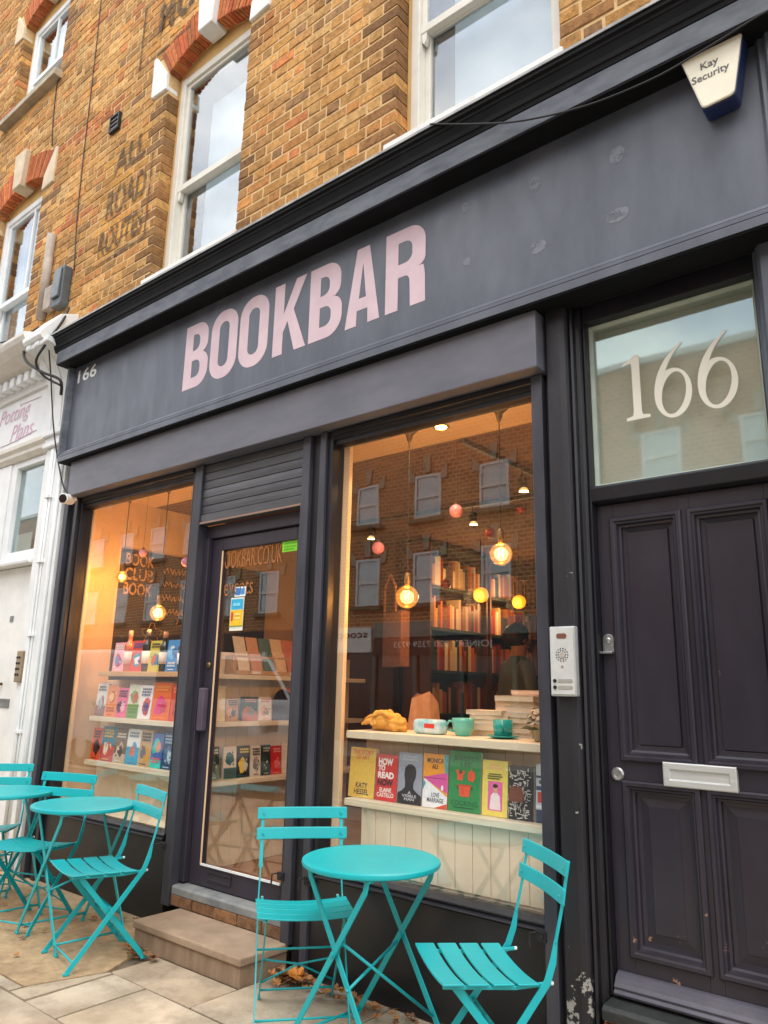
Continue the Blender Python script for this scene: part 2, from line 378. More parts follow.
# brown patch in front of the left window, flags elsewhere
MB().prism([(-9.5, .06), (-9.5, -.975), (-3.776, -.975), (-3.66, -.62), (-3.80, -.345), (-3.94, -.33), (-3.94, .06)], -0.012, 0.002, 'z').build('screed_patch', m_patch, pav)
def flag(x0, x1, y0, y1):
    j = .0035; h = random.uniform(-.003, .002)
    vs = []; mb = MB()
    jit = lambda: random.uniform(-.003, .003)
    P4 = [(x0 + j + jit(), y0 + j + jit()), (x1 - j + jit(), y0 + j + jit()), (x1 - j + jit(), y1 - j + jit()), (x0 + j + jit(), y1 - j + jit())]
    mb.prism(P4, -0.012, 0.0 + h, 'z').build('flagstone', random.choice(FLAG), pav, bevel=0.004)
rows = [(-.60, .06), (-1.05, -.60), (-1.62, -1.05), (-2.25, -1.62), (-2.85, -2.25), (-3.40, -2.85), (-3.95, -3.40)]
for r, (y0, y1) in enumerate(rows):
    x = -3.60 if r < 2 else -7.5 - r * .23
    if r == 0:
        for a, b_ in ((-3.02, -2.35), (-2.35, -1.72), (-1.72, -1.10), (-1.10, -.4), (-.4, .3), (.3, 1.1)): flag(a, b_, y0, y1)
        flag(-3.655, -3.02, y0, -.315)
        continue
    if r == 1:
        for a, b_ in ((-3.62, -3.35), (-3.35, -2.70), (-2.70, -2.02), (-2.02, -1.4), (-1.4, -.8), (-.8, -.1), (-.1, .6), (.6, 1.2)): flag(a, b_, y0, y1)
        MB().prism([(-3.765, -.965), (-3.765, -1.045), (-3.63, -1.045), (-3.63, -.61), (-3.65, -.61)], -0.012, 0.0, 'z').build('flagstone', FLAG[1], pav)
        MB().box(-9.5, -3.78, -1.045, -.985, -0.012, 0.001).build('flagstone', FLAG[0], pav)
        continue
    while x < 1.5:
        wd = random.uniform(.5, .95); flag(x, x + wd, y0, y1); x += wd

# ================================================================== BRICK TERRACE
YB = -0.05
T = thing('brick_terrace', 'yellow stock brick upper storeys with white keystones above the shopfronts', 'building', (-4.0, 0, 4.2), world=True)
m_sash = paint('sash_cream', (212, 208, 196), (222, 219, 208), rough=.4, scale=7, bump=.06)
m_dark_in = paint('dim_room', (60, 64, 68), (74, 78, 80), rough=0.9)
OPEN = [(-4.885, -3.83, 4.53, 6.47), (-2.39, -1.335, 4.53, 6.47), (-8.15, -7.04, 4.53, 6.45), (-8.15, -7.04, 7.70, 9.05), (-4.885, -3.83, 7.70, 9.05), (-2.39, -1.335, 7.70, 9.05)]
RISE, ATH = 0.14, 0.30
def arch(o):
    a = (o[1] - o[0]) / 2; R = (a * a + RISE * RISE) / (2 * RISE); return (o[0] + o[1]) / 2, a, R, o[3] + RISE - R
def arc_z(o, x):
    c, a, R, zc = arch(o); return zc + math.sqrt(max(0, R * R - (x - c) ** 2))
WX0, WX1, WZ0, WZ1 = -10.2, 1.3, 4.17, 10.3
# mortar bed behind the bricks, with holes
mb = MB(); ym = YB + 0.005
xs = sorted({WX0, WX1} | {o[0] for o in OPEN} | {o[1] for o in OPEN})
for xa, xb in zip(xs, xs[1:]):
    if xb - xa < .05: continue
    ops = sorted([o for o in OPEN if o[0] - 1e-6 <= xa and xb <= o[1] + 1e-6], key=lambda o: o[2])
    z = WZ0
    for o in ops:
        mb.box(xa, xb, ym, ym + .25, z, o[2] - .004); z = None
        n = 10
        ztop = min([q[2] for q in ops if q[2] > o[2]] + [WZ1])
        for i in range(n):
            p, q = xa + (xb - xa) * i / n, xa + (xb - xa) * (i + 1) / n
            mb.prism([(p, arc_z(o, p) + .012), (q, arc_z(o, q) + .012), (q, o[3] + .5), (p, o[3] + .5)], ym, ym + .25, 'y')
        z = o[3] + .5
    if z is not None: mb.box(xa + (.007 if not ops else 0), xb - (.007 if not ops else 0), ym, ym + .25, z, WZ1)
mb.build('wall', m_mortar, T)
CH, ST, HD, JT = 0.0845, 0.222, 0.100, 0.0140
def brick_box(mb, x0, x1, z0, z1, depth, tint):
    j = lambda s=.0038: random.uniform(-s, s)
    yf = YB + random.uniform(-.0025, .0025); mb.tint = tint; e = .0045
    x0 += j(.002); x1 += j(.002); z0 += j(.0015); z1 += j(.0015)
    f = [(x0 + e + j(), yf + j(.001), z0 + e + j()), (x1 - e + j(), yf + j(.001), z0 + e + j()), (x1 - e + j(), yf + j(.001), z1 - e + j()), (x0 + e + j(), yf + j(.001), z1 - e + j())]
    k = [(x0, yf + e, z0), (x1, yf + e, z0), (x1, yf + e, z1), (x0, yf + e, z1)]
    bck = [(p[0], YB + depth, p[2]) for p in k]
    mb.add(f + k + bck, [(0, 1, 2, 3)] + [(i, (i + 1) % 4, 4 + (i + 1) % 4, 4 + i) for i in range(4)] + [(4 + i, 4 + (i + 1) % 4, 8 + (i + 1) % 4, 8 + i) for i in range(4)])
def bias_at(x, z):
    if -5.78 < x < -5.02 and 5.0 < z < 6.1 and random.random() < .75: return (206, 152, 72)
    if -5.35 < x < -4.4 and 6.85 < z < 7.4 and random.random() < .6: return (206, 150, 74)
    if x < -5.6 and (abs(z - 6.55) < .08 or abs(z - 5.62) < .05 or abs(z - 7.9) < .07) and random.random() < .8: return (178, 92, 58)
    if z < 4.32 and random.random() < .6: return (196, 104, 56)
    return None
bl = []
nc = int((WZ1 - WZ0) / CH)
for r in range(nc):
    z0 = WZ0 + r * CH; z1 = z0 + CH - JT; zc_ = (z0 + z1) / 2
    block = []
    for o in OPEN:
        c, a, R, zc = arch(o)
        if z1 > o[2] - .02 and zc_ < o[3] - .17: block.append((o[0], o[1], True))
        elif o[3] - .17 <= zc_ < o[3] + .24: block.append((c - a - .205, c + a + .205, False))
        elif o[3] + .24 <= zc_ < zc + R + ATH:
            hw = math.sqrt(max(0, (R + ATH) ** 2 - (zc_ - zc) ** 2)); block.append((c - hw, c + hw, False))
    # spans between blocked intervals
    block.sort(); spans = []; x = WX0; le = False
    for b0, b1, q in block:
        spans.append((x, b0, le, q)); x = b1; le = q
    spans.append((x, WX1, le, False))
    for s0, s1, ql, qr in spans:
        if s1 - s0 < .05: continue
        seq = r % 2
        # Flemish bond phase tied to the world so courses line up
        per = ST + HD + 2 * JT
        k = math.floor((s0 - WX0) / per) - 1
        x = WX0 + k * per + (per / 2 if seq else 0)
        cells = []
        while x < s1:
            cells.append((x, x + ST)); cells.append((x + ST + JT, x + ST + JT + HD)); x += per
        cells = [[max(a_, s0), min(b_, s1)] for a_, b_ in cells if b_ > s0 + .004 and a_ < s1 - .004]
        # merge slivers
        res = []
        for c_ in cells:
            if res and (c_[1] - c_[0] < .05): res[-1][1] = c_[1]
            else: res.append(c_)
        if len(res) > 1 and res[0][1] - res[0][0] < .05: res[1][0] = res[0][0]; res.pop(0)
        if ql: res[0][0] = s0
        if qr: res[-1][1] = s1
        for i, (a_, b_) in enumerate(res):
            edge = (ql and i == 0) or (qr and i == len(res) - 1)
            bl.append((a_, b_, z0, z1, edge))
def dist(b): return (Vector(((b[0] + b[1]) / 2, YB, (b[2] + b[3]) / 2)) - CAM).length
def inview(b):
    p = Vector(((b[0] + b[1]) / 2, YB, (b[2] + b[3]) / 2)) - CAM
    zc = p.dot(FW); u = 384 + F_PX * p.dot(R_) / zc; v = 512 + F_PX * p.dot(D_) / zc
    return 0 < u < 768 and 0 < v < 1024 and b[2] > 4.22
bl.sort(key=lambda b: (not inview(b), dist(b)))
rest = MB()
for i, (a_, b_, z0, z1, edge) in enumerate(bl):
    tint = brick_tint(bias_at((a_ + b_) / 2, z0)) if not edge or random.random() > .45 else lin(random.choice([(150, 110, 70), (166, 122, 78), (136, 102, 68)]))
    dep = .112 if edge else .02
    if i < 300:
        q = MB(); brick_box(q, a_, b_, z0, z1, dep, tint); q.build('brick', m_brick, T)
    else: brick_box(rest, a_, b_, z0, z1, dep, tint)
tag(rest.build('brick_courses', m_brick, T), kind='stuff')
# red arches, springers, keystones
m_soft = paint('ochre_mastic', (196, 158, 96), (206, 170, 108), rough=0.8)
for oi, o in enumerate(OPEN):
    c, a, R, zc = arch(o); left = c < -6 or o[2] > 7
    stone = m_creamstone if left else m_stonewhite
    th0 = math.asin(a / R); n = 24
    for i in range(n):
        t0 = -th0 + 2 * th0 * i / n + .0042; t1 = -th0 + 2 * th0 * (i + 1) / n - .0042
        if abs((t0 + t1) / 2) < .085: continue
        q = MB(); q.tint = lin([v * random.uniform(.94, 1.08) for v in random.choice(RED)])
        pl = [(c + R * sin(t0), zc + R * cos(t0)), (c + R * sin(t1), zc + R * cos(t1)), (c + (R + ATH) * sin(t1), zc + (R + ATH) * cos(t1)), (c + (R + ATH) * sin(t0), zc + (R + ATH) * cos(t0))]
        q.prism(pl, YB - .006 + random.uniform(-.002, .002), YB + .11, 'y').build('arch_brick', m_brick, T, bevel=.003)
    for s in (-1, 1):
        e = c + s * a
        pl = [(e + s * .004, o[3] - .165), (e + s * .225, o[3] - .15), (e + s * .235, o[3] + .255), (e + s * .20, o[3] + .265), (e + s * .015, o[3] + .0)]
        MB().prism(pl, YB - .022, YB + .10, 'y').build('springer', stone, T, bevel=.008)
    zk = o[3] + .105
    MB().prism([(c - .088, zk), (c + .088, zk), (c + .122, zk + .44), (c - .122, zk + .44)], YB - .055, YB + .108, 'y').build('keystone', stone, T, bevel=.01)
def curtain_mat(name, c, c2):
    return paint(name, c, c2, rough=0.85, scale=4, stretch=(6, 1, .2))
m_blind = paint('pale_blind', (184, 196, 202), (204, 214, 218), rough=0.85, scale=2)
m_net = curtain_mat('net_curtain', (208, 212, 210), (176, 184, 186))
for oi, o in enumerate(OPEN):
    x0, x1, z0, zs = o; c, a, R, zc = arch(o); yf = YB + .11
    white = m_oldwhite if c < -6 else m_sash
    arcpts = [(x1 - (x1 - x0) * i / 12, arc_z(o, x1 - (x1 - x0) * i / 12)) for i in range(13)]
    def inset(d, top): return [(x0 + d, z0 + .07), (x1 - d, z0 + .07)] + [(max(x0 + d, min(x1 - d, p)), min(q, top)) for p, q in arcpts]
    # box frame: outer arch-headed board with a rectangular hole made of four pieces
    fr = MB(); ft = zs - .02; fw = .088
    fr.box(x0 + .028, x0 + fw, yf, yf + .10, z0 + .075, ft).box(x1 - fw, x1 - .03, yf, yf + .10, z0 + .075, ft)
    fr.box(x0 + fw, x1 - fw, yf + .004, yf + .1, ft - .065, ft)
    win = fr.build('window', white, T, bevel=.004)
    MB().prism([(x0 + .004, ft + .001), (x1 - .004, ft + .001)] + [(max(x0 + .004, min(x1 - .004, p)), q + .01) for p, q in arcpts], yf + .012, yf + .09, 'y').build('head_infill', m_soft, win)
    MB().prism([(x0 + .002, z0 + .06), (x0 + .03, z0 + .06), (x0 + .03, ft + .04), (x0 + .002, ft + .03)], yf + .002, yf + .06, 'y').build('mastic_strip', m_soft, win)
    zm = z0 + (zs - z0) * .445
    gx0, gx1 = x0 + fw, x1 - fw
    up = MB(); up.box(gx0, gx0 + .034, yf + .025, yf + .06, zm, ft - .05).box(gx1 - .034, gx1, yf + .025, yf + .06, zm, ft - .05).box(gx0 + .034, gx1 - .034, yf + .025, yf + .06, ft - .095, ft - .05).box(gx0 - .002, gx1 + .002, yf + .018, yf + .062, zm - .055, zm)
    for s in (gx0, gx1 - .04): up.prism([(s, zm - .055), (s + .04, zm - .055), (s + .034, zm - .12), (s + .02, zm - .14), (s + .006, zm - .12)], yf + .022, yf + .058, 'y')
    up.build('upper_sash', white, win, bevel=.003)
    lo = MB(); lo.box(gx0, gx0 + .036, yf + .066, yf + .10, z0 + .07, zm).box(gx1 - .036, gx1, yf + .066, yf + .10, z0 + .07, zm).box(gx0 + .036, gx1 - .036, yf + .066, yf + .10, z0 + .07, z0 + .14).box(gx0 + .036, gx1 - .036, yf + .066, yf + .10, zm - .05, zm - .002)
    lo.build('lower_sash', white, win, bevel=.003)
    MB().box(gx0 + .034, gx1 - .034, yf + .042, yf + .045, zm, ft - .095).build('pane', m_glass_up, win)
    MB().box(gx0 + .036, gx1 - .036, yf + .084, yf + .087, z0 + .14, zm - .05).build('pane', m_glass_up, win)
    if c < -6:
        ms = [(gx0 + .02, gx0 + .38), (gx1 - .42, gx1 - .02)]
        for s0, s1 in ms:
            q = MB(); n = 18; vs = []
            for i in range(n + 1):
                x = s0 + (s1 - s0) * i / n; yy = yf + .17 + .018 * sin(i * 2.1) + random.uniform(-.004, .004)
                vs += [(x, yy, z0 + .09), (x, yy, ft - .06)]
            q.add(vs, [(2 * i, 2 * i + 2, 2 * i + 3, 2 * i + 1) for i in range(n)]).build('curtain', m_net, win, smooth=True)
        if o[2] < 7: MB().box((gx0 + gx1) / 2 + .1, (gx0 + gx1) / 2 + .125, yf + .026, yf + .058, zm, ft - .09).build('glazing_bar', white, win)
        else: MB().box((gx0 + gx1) / 2 - .012, (gx0 + gx1) / 2 + .012, yf + .026, yf + .058, zm, ft - .09).build('glazing_bar', white, win)
    else:
        MB().box(gx0 + .13, gx1 + .03, yf + .20, yf + .205, z0 + .03, ft - .20).build('roller_blind', m_blind, win)
    # sill
    if o[2] < 7: MB().prism([(-.075, z0 - .06), (yf + .1, z0 - .06), (yf + .1, z0 + .078), (yf - .01, z0 + .03), (-.07, z0 - .006), (-.075, z0 - .014)], x0 - .07, x1 + .02, 'x').build('sill', m_oldwhite if c < -6 else m_stonewhite, T, bevel=.006)
    else: MB().prism([(-.14, z0 - .06), (yf + .1, z0 - .06), (yf + .1, z0 + .078), (-.13, z0 + .03)], x0 - .15, x1 + .06, 'x').build('sill', paint('stone_sill', (150, 138, 118), (176, 164, 142), rough=.8, bump=.2), T, bevel=.008)
# painted ghost lettering, worn through to the brick
def worn(name, rgb, th):
    m, t, b = newmat(name); out = t.nodes['Material Output']
    b.inputs['Base Color'].default_value = lin(rgb); b.inputs['Roughness'].default_value = .9
    tcn = N(t, 'ShaderNodeTexCoord'); n1 = N(t, 'ShaderNodeTexNoise', Scale=22.0, Detail=6.0, Roughness=.7); t.links.new(tcn.outputs['Object'], n1.inputs['Vector'])
    rp = N(t, 'ShaderNodeValToRGB'); rp.color_ramp.elements[0].position = th; rp.color_ramp.elements[1].position = th + .12
    rp.color_ramp.elements[0].color = (.9, .9, .9, 1); rp.color_ramp.elements[1].color = (.15, .15, .15, 1)
    tr = N(t, 'ShaderNodeBsdfTransparent'); ms = N(t, 'ShaderNodeMixShader')
    t.links.new(n1.outputs['Fac'], rp.inputs['Fac']); t.links.new(rp.outputs['Color'], ms.inputs[0]); t.links.new(tr.outputs[0], ms.inputs[1]); t.links.new(b.outputs[0], ms.inputs[2]); t.links.new(ms.outputs[0], out.inputs['Surface'])
    return m
m_ghost = worn('worn_sign_paint', (98, 76, 54), .455)
yg = YB - .0065
for body, x0, x1, z0, z1 in (('ALL', -5.62, -5.13, 5.79, 6.05), ('ROAD', -5.68, -5.07, 5.37, 5.66), ('ROUTES', -5.74, -5.06, 5.02, 5.27), ('MO', -5.13, -4.60, 6.98, 7.36)):
    gs = MB(); text_into(gs, body, (x0, yg, z0), (x1 - x0, 0, 0), (0, 0, z1 - z0), bold=.03); gs.build('ghost_word', m_ghost, T)
for (xa, za, xb, zb) in ((-5.02, 4.96, -5.0, 5.75), (-5.80, 4.94, -5.0, 4.96), (-5.40, 6.80, -5.37, 7.5), (-5.40, 6.78, -4.62, 6.81)):
    MB().add([(xa, yg, za), (xb, yg, za), (xb, yg, zb), (xa, yg, zb)], [(0, 1, 2, 3)]).build('ghost_border', m_ghost, T)
# back of the building: party walls and roof so the rooms are closed
MB().box(WX0, WX1, .25, 9.0, 10.3, 10.5).build('roof', m_lead, T)
MB().box(WX0, WX1, 8.6, 9.0, 4.2, 10.3).build('rear_wall', m_mortar, T)
for xa in (WX0 - .25, -6.3, -3.2, WX1): MB().box(xa, xa + .2, .21, 8.6, 4.2, 10.3).build('party_wall', m_dark_in, T)
for zf in (4.2, 7.25): MB().box(WX0, WX1, .21, 8.6, zf, zf + .12).build('upper_floor', m_dark_in, T)

# ================================================================== SHOPFRONT
SF = thing('shopfront', 'dark painted timber shopfront with pink capital lettering and two display windows', 'shopfront', (-3.6, 0, 0), world=True)
XL, XR = -5.80, -0.22
MB().box(-5.785, -.47, -.10, -.02, 3.22, 3.985).build('fascia_board', m_fascia, SF)
# bottom moulding of the fascia
MB().prism([(-.02, 3.14), (-.152, 3.14), (-.152, 3.180), (-.128, 3.180), (-.128, 3.187), (-.146, 3.187), (-.146, 3.205), (-.120, 3.205), (-.120, 3.212), (-.138, 3.212), (-.132, 3.228), (-.102, 3.244), (-.02, 3.244)], -5.80, XR, 'x').build('fascia_moulding', m_fascia, SF)
MB().box(-5.79, XR, -.146, -.0, 3.131, 3.139).build('underside_shade', m_crown_and_shade, SF)  # black strip: shade below the moulding, painted as colour
for zg in (3.1805, 3.2055): MB().box(-5.79, XR, -.139, -.1285, zg, zg + .006).build('groove_shade', m_crown_and_shade, SF)  # black fillers give the grooves their shade as colour
MB().box(-5.85, XR, -.231, -.101, 3.977, 3.9845).build('soffit_shade', m_crown_and_shade, SF)  # black sheet under the band, soffit shadow put into its colour
MB().prism([(-5.82, -.02), (-5.82, -.15), (-5.79, -.15), (-5.775, -.105), (-5.775, -.02)], 3.20, 3.975, 'z').build('fascia_end_moulding', m_band, SF, bevel=.004)
MB().prism([(-.47, -.02), (-.47, -.108), (-.455, -.125), (-.44, -.118), (-.425, -.14), (-.41, -.14), (-.395, -.15), (-.395, -.02)], 3.246, 3.985, 'z').build('fascia_end_moulding', m_fascia, SF, bevel=.003)
MB().box(-.394, XR, -.145, -.02, 3.246, 3.985).build('end_block', m_fascia, SF, bevel=.004)
# cornice
MB().prism([(-.02, 3.990), (-.118, 3.990), (-.118, 3.986), (-.235, 3.986), (-.235, 4.098), (-.02, 4.098)], -5.86, XR, 'x').build('cornice_band', m_band, SF, bevel=.004)
MB().prism([(-.02, 4.10), (-.238, 4.10), (-.243, 4.122), (-.250, 4.126), (-.254, 4.15), (-.268, 4.185), (-.274, 4.190), (-.274, 4.205), (-.288, 4.212), (-.288, 4.243), (-.02, 4.262)], -5.90, XR + .03, 'x').build('cornice_crown', m_crown_and_shade, SF, bevel=.002)
MB().prism([(-.045, 4.30), (-.045, 4.275), (-.294, 4.254), (-.297, 4.236), (-.292, 4.236), (-.289, 4.247), (-.04, 4.266), (-.035, 4.30)], -5.91, XR + .04, 'x').build('lead_flashing', m_lead, SF)
# blind box under the fascia
MB().box(-5.665, -1.487, -.10, .02, 2.845, 3.130).build('blind_box', m_box, SF, bevel=.005)
MB().box(-5.73, -1.49, .02, .10, 2.842, 4.16).build('lintel', m_black, SF)
MB().box(-1.486, XR, .131, .20, 3.075, 4.16).build('lintel', m_black, SF)
MB().box(-1.486, XR, -.02, .13, 3.146, 3.20).build('soffit_board', m_black, SF)
# letters
W_L = {}
def rr(x0, y0, x1, y1, r, n=6):
    rs = r if isinstance(r, (list, tuple)) else [r] * 4      # bl, br, tr, tl
    out = []
    for (cx, cy, a0, q) in ((x0, y0, 180, rs[0]), (x1, y0, 270, rs[1]), (x1, y1, 0, rs[2]), (x0, y1, 90, rs[3])):
        ox = cx + (q if cx == x0 else -q); oy = cy + (q if cy == y0 else -q)
        if q <= 0: out.append((cx, cy)); continue
        for i in range(n + 1):
            a = radians(a0 + 90 * i / n); out.append((ox + q * cos(a), oy + q * sin(a)))
    return out
def letter(ch, w, h):
    t, q = .088, .078      # stem and bar weights, metres
    if ch == 'O': return [rr(0, -.006, w, h + .006, w * .46, 10), rr(t, q, w - t, h - q, (w - 2 * t) * .48, 8)[::-1]]
    if ch == 'B':
        up = rr(0, h * .5, w * .94, h, [0, 0, .11, 0], 8); lo = rr(0, 0, w, h * .5, [0, .12, 0, 0], 8)
        out = [(0, 0)]
        out += [p for p in rr(0, 0, w, h * .53, [0, .12, .09, 0], 8)[1:-1]]
        out += [(w * .86, h * .525)]
        out += [p for p in rr(0, h * .52, w * .95, h, [0, .07, .11, 0], 8)[1:]]
        return [out, rr(t, q, w - t * 1.0, h * .5 - q * .45, [0, .05, .05, 0], 5)[::-1], rr(t, h * .5 + q * .5, w * .94 - t, h - q, [0, .05, .05, 0], 5)[::-1]]
    if ch == 'R':
        out = [(0, 0), (t, 0), (t, h * .40), (w * .50, h * .40), (w * .56, h * .385), (w * .60, h * .34), (w * .62, 0), (w * .98, 0), (w * .97, h * .33), (w * .955, h * .40), (w * .93, h * .455)]
        out += rr(0, h * .46, w * .98, h, [0, .05, .11, 0], 8)[1:]
        return [out, rr(t, h * .40 + q, w * .98 - t, h - q, [0, .05, .05, 0], 5)[::-1]]
    if ch == 'K': return [[(0, 0), (t, 0), (t, h * .30), (t * 1.42, h * .44), (w - t * 1.12, 0), (w, 0), (w * .60, h * .58), (w * .96, h), (w * .96 - t * 1.0, h), (t, h * .56), (t, h), (0, h)]]
    if ch == 'A':
        return [[(0, 0), (t * .98, 0), (w * .345, h * .19), (w * .655, h * .19), (w - t * .98, 0), (w, 0), (w * .68, h), (w * .32, h)], [(w * .395, h * .34), (w * .5, h * .80), (w * .605, h * .34)][::-1]]
zb, hh = 3.388, .482
for ch, x0, x1 in (('B', -4.222, -3.955), ('O', -3.932, -3.655), ('O', -3.632, -3.352), ('K', -3.300, -3.008), ('B', -2.985, -2.718), ('A', -2.690, -2.433), ('R', -2.393, -2.115)):
    curve_mesh(letter(ch, x1 - x0, hh), 'letter_' + ch.lower(), m_pink, (x0, -.1009, zb), (1, 0, 0), (0, 0, 1), .0005, SF)
q = MB(); text_into(q, '166', (-5.72, -.102, 3.825), (.29, 0, 0), (0, 0, .115), bold=.018); q.build('house_number', m_white, SF)
# faded repair marks on the fascia
m_mark = worn('filler_mark', (126, 130, 139), .50)
for px, py, sx, sz in ((617, 155, .04, .045), (535, 183, .03, .04), (538, 247, .045, .035), (617, 215, .06, .035), (466, 207, .025, .03), (467, 262, .025, .025)):
    c = PY(px, py, -.1); n = 18
    MB().add([(c.x + sx * cos(2 * pi * i / n) * random.uniform(.85, 1.05), -.1012, c.z + sz * sin(2 * pi * i / n) * random.uniform(.85, 1.05)) for i in range(n)], [list(range(n))]).build('filler_mark', m_mark, SF)

# ---- posts, guides, pilasters
def post(name, x0, x1, y0, z0, z1, m, y1=.10, bv=.004): return MB().box(x0, x1, y0, y1, z0, z1).build(name, m, SF, bevel=bv)
HZ = 2.842
# left end pilaster
post('pilaster', -5.80, -5.735, -.045, 0, 3.138, m_guide)
post('pilaster', -5.735, -5.66, -.012, 0, HZ, m_black)
post('pilaster', -5.66, -5.615, -.03, 0, HZ, m_black)
post('window_jamb', -5.615, -5.600, .0, .5, HZ, m_black)
# window | door
post('window_jamb', -4.145, -4.098, .0, .5, HZ, m_black)
post('shutter_guide', -4.098, -4.022, -.02, .12, HZ, m_guide, y1=.06)
# door | window
post('shutter_guide', -3.068, -3.005, -.02, .12, HZ, m_guide, y1=.06)
post('mullion_post', -3.005, -2.925, .008, 0, HZ, m_black, y1=.14)
post('shutter_guide', -2.925, -2.878, -.02, 0, HZ, m_guide)
post('window_jamb', -2.878, -2.842, .0, .5, HZ, m_black)
# window | house door
post('shutter_guide', -1.562, -1.505, -.02, 0, HZ, m_guide)
post('pilaster', -1.505, -1.475, .015, 0, 3.142, m_black, y1=.14)
MB().prism([(-1.475, .14), (-1.475, -.025), (-1.465, -.038), (-1.40, -.042), (-1.378, -.034), (-1.37, -.02), (-1.37, .14)], 0, 3.142, 'z').build('pilaster', m_blackworn, SF, bevel=.003)
MB().prism([(-1.37, .14), (-1.37, -.0), (-1.362, -.008), (-1.352, .0), (-1.352, .03), (-1.338, .034), (-1.33, .045), (-1.33, .14)], 0, 3.142, 'z').build('pilaster_bead', m_black, SF, bevel=.002)
# right of the house door
MB().prism([(-.585, .14), (-.585, .03), (-.57, .01), (-.56, -.02), (-.545, -.035), (-.30, -.035), (-.28, -.02), (-.28, .14)], 0, 3.142, 'z').build('pilaster', m_fascia, SF, bevel=.004)
MB().box(-.28, 1.3, .0, .15, 0, 4.17).build('wall_panel', m_fascia, SF)
# heads and stallrisers
for x0, x1, xa, xb in ((-5.600, -4.145, -5.66, -4.098), (-2.842, -1.562, -2.878, -1.505)):
    MB().prism([(.10, 2.762), (.02, 2.762), (.02, 2.785), (.006, 2.79), (.006, 2.808), (-.012, 2.812), (-.012, 2.8415), (.10, 2.8415)], x0, x1, 'x').build('window_head', m_black, SF, bevel=.002)
    w_ = MB(); w_.box(x0, x1, .048, .054, .50, 2.762); w_.build('window_pane', m_glass, SF)
    MB().box(xa + .001, xb - .001, .0, .09, 0, .462).build('stall_riser', m_stall, SF, bevel=.004)
    MB().prism([(.10, .463), (-.004, .463), (-.012, .47), (-.012, .478), (.0, .482), (-.006, .488), (-.006, .495), (.03, .508), (.10, .508)], x0, x1, 'x').build('window_sill', m_black, SF, bevel=.002)
    MB().box(x0, x1, -.0165, -.0125, .4695, .4755).build('sill_bead', m_guide, SF)
# shutter curtain above the door
m_slat = paint('shutter_slat', (66, 66, 70), (84, 84, 88), rough=.45, metal=.2, scale=5, stretch=(.4, 1, 2))
m_slat2 = paint('shutter_slat_pale', (82, 83, 88), (98, 99, 103), rough=.45, metal=.2, scale=5, stretch=(.4, 1, 2))
zz = 2.838
for i in range(6):
    h = .057; z1 = zz - i * h; z0 = z1 - h + .002
    MB().prism([(.055, z0), (.003, z0), (.001, z0 + .003), (.0, z0 + h * .5), (.002, z1 - .003), (.004, z1), (.055, z1)], -4.021, -3.069, 'x').build('shutter_slat', m_slat2 if i == 3 else m_slat, SF, bevel=.002)
MB().box(-4.021, -3.069, -.008, .05, 2.428, 2.494).build('shutter_bottom_rail', m_slat, SF, bevel=.004)
MB().box(-4.021, -3.069, -.014, -.0085, 2.43, 2.442).build('shutter_lip', paint('copper_lip', (140, 112, 98), (158, 128, 112), rough=.4, metal=.4), SF)
# ---- shop door
DR = MB()
DR.box(-4.021, -3.069, .055, .12, 2.34, 2.426).box(-4.021, -3.975, .04, .12, .25, 2.34).box(-3.095, -3.0055, .04, .12, .25, 2.34)
DR.build('door_frame', m_shopdoor, SF, bevel=.004)
DL = MB()
DL.box(-3.972, -3.868, .075, .12, .245, 2.336).box(-3.178, -3.098, .075, .12, .245, 2.336).box(-3.868, -3.178, .0755, .12, 2.255, 2.336).box(-3.868, -3.178, .0755, .12, .245, .358)
door = DL.build('shop_door', m_shopdoor, SF, bevel=.005)
MB().box(-3.868, -3.178, .092, .098, .358, 2.255).build('pane', m_glass, door)
MB().loops(-3.80, -3.58, .282, .34, .0745, [(0, 0), (.0, -.006), (.012, -.006), (.016, .004)], cap=True).build('letter_slot', m_plum, door, bevel=.001)
MB().box(-3.956, -3.902, .03, .0745, 1.12, 1.38).build('door_handle', paint('handle_plum', (76, 66, 82), (90, 80, 96), rough=.4), door, bevel=.008)
MB().lathe([(.018, .0), (.02, -.008), (.008, -.012)], 14, (-3.922, .0745, 1.52), axis='y').build('lock_cylinder', m_brass, door, smooth=True)
MB().box(-3.868, -3.858, .07, .0748, .36, 2.25).build('glazing_bead', m_pale, door)
MB().box(-3.858, -3.178, .066, .0748, .3585, .370).build('glazing_bead', m_oldwhite, door)
# stickers and lettering on the door glass
def sticker(px0, py0, px1, py1, cols, name, y=.0885):
    a, b_ = PY(px0, py0, y), PY(px1, py1, y); k = MB(); mats = []
    for i, (u0, v0, u1, v1, c) in enumerate(cols):
        W_, H_ = b_.x - a.x, b_.z - a.z
        yy = y - i * .0006; mats.append(flat(c))
        k.add([(a.x + W_ * u0, yy, a.z + H_ * v0), (a.x + W_ * u1, yy, a.z + H_ * v0), (a.x + W_ * u1, yy, a.z + H_ * v1), (a.x + W_ * u0, yy, a.z + H_ * v1)], [(0, 1, 2, 3)], i)
    return k.build(name, mats, door)
sticker(229, 631, 244.5, 597, [(0, 0, 1, 1, (236, 232, 214)), (.03, .14, .97, .62, (236, 190, 40)), (.05, .64, .95, .96, (46, 172, 216)), (.08, .30, .24, .56, (206, 70, 40)), (.36, .34, .8, .4, (240, 214, 130)), (.36, .46, .8, .52, (240, 214, 130)), (.2, .74, .75, .84, (120, 206, 230)), (0, .12, 1, .145, (70, 130, 60))], 'poster')
sticker(234.5, 597, 246, 586, [(0, 0, 1, 1, (226, 236, 240)), (.1, .15, .5, .85, (60, 120, 190)), (.58, .2, .92, .8, (70, 140, 200))], 'sticker')
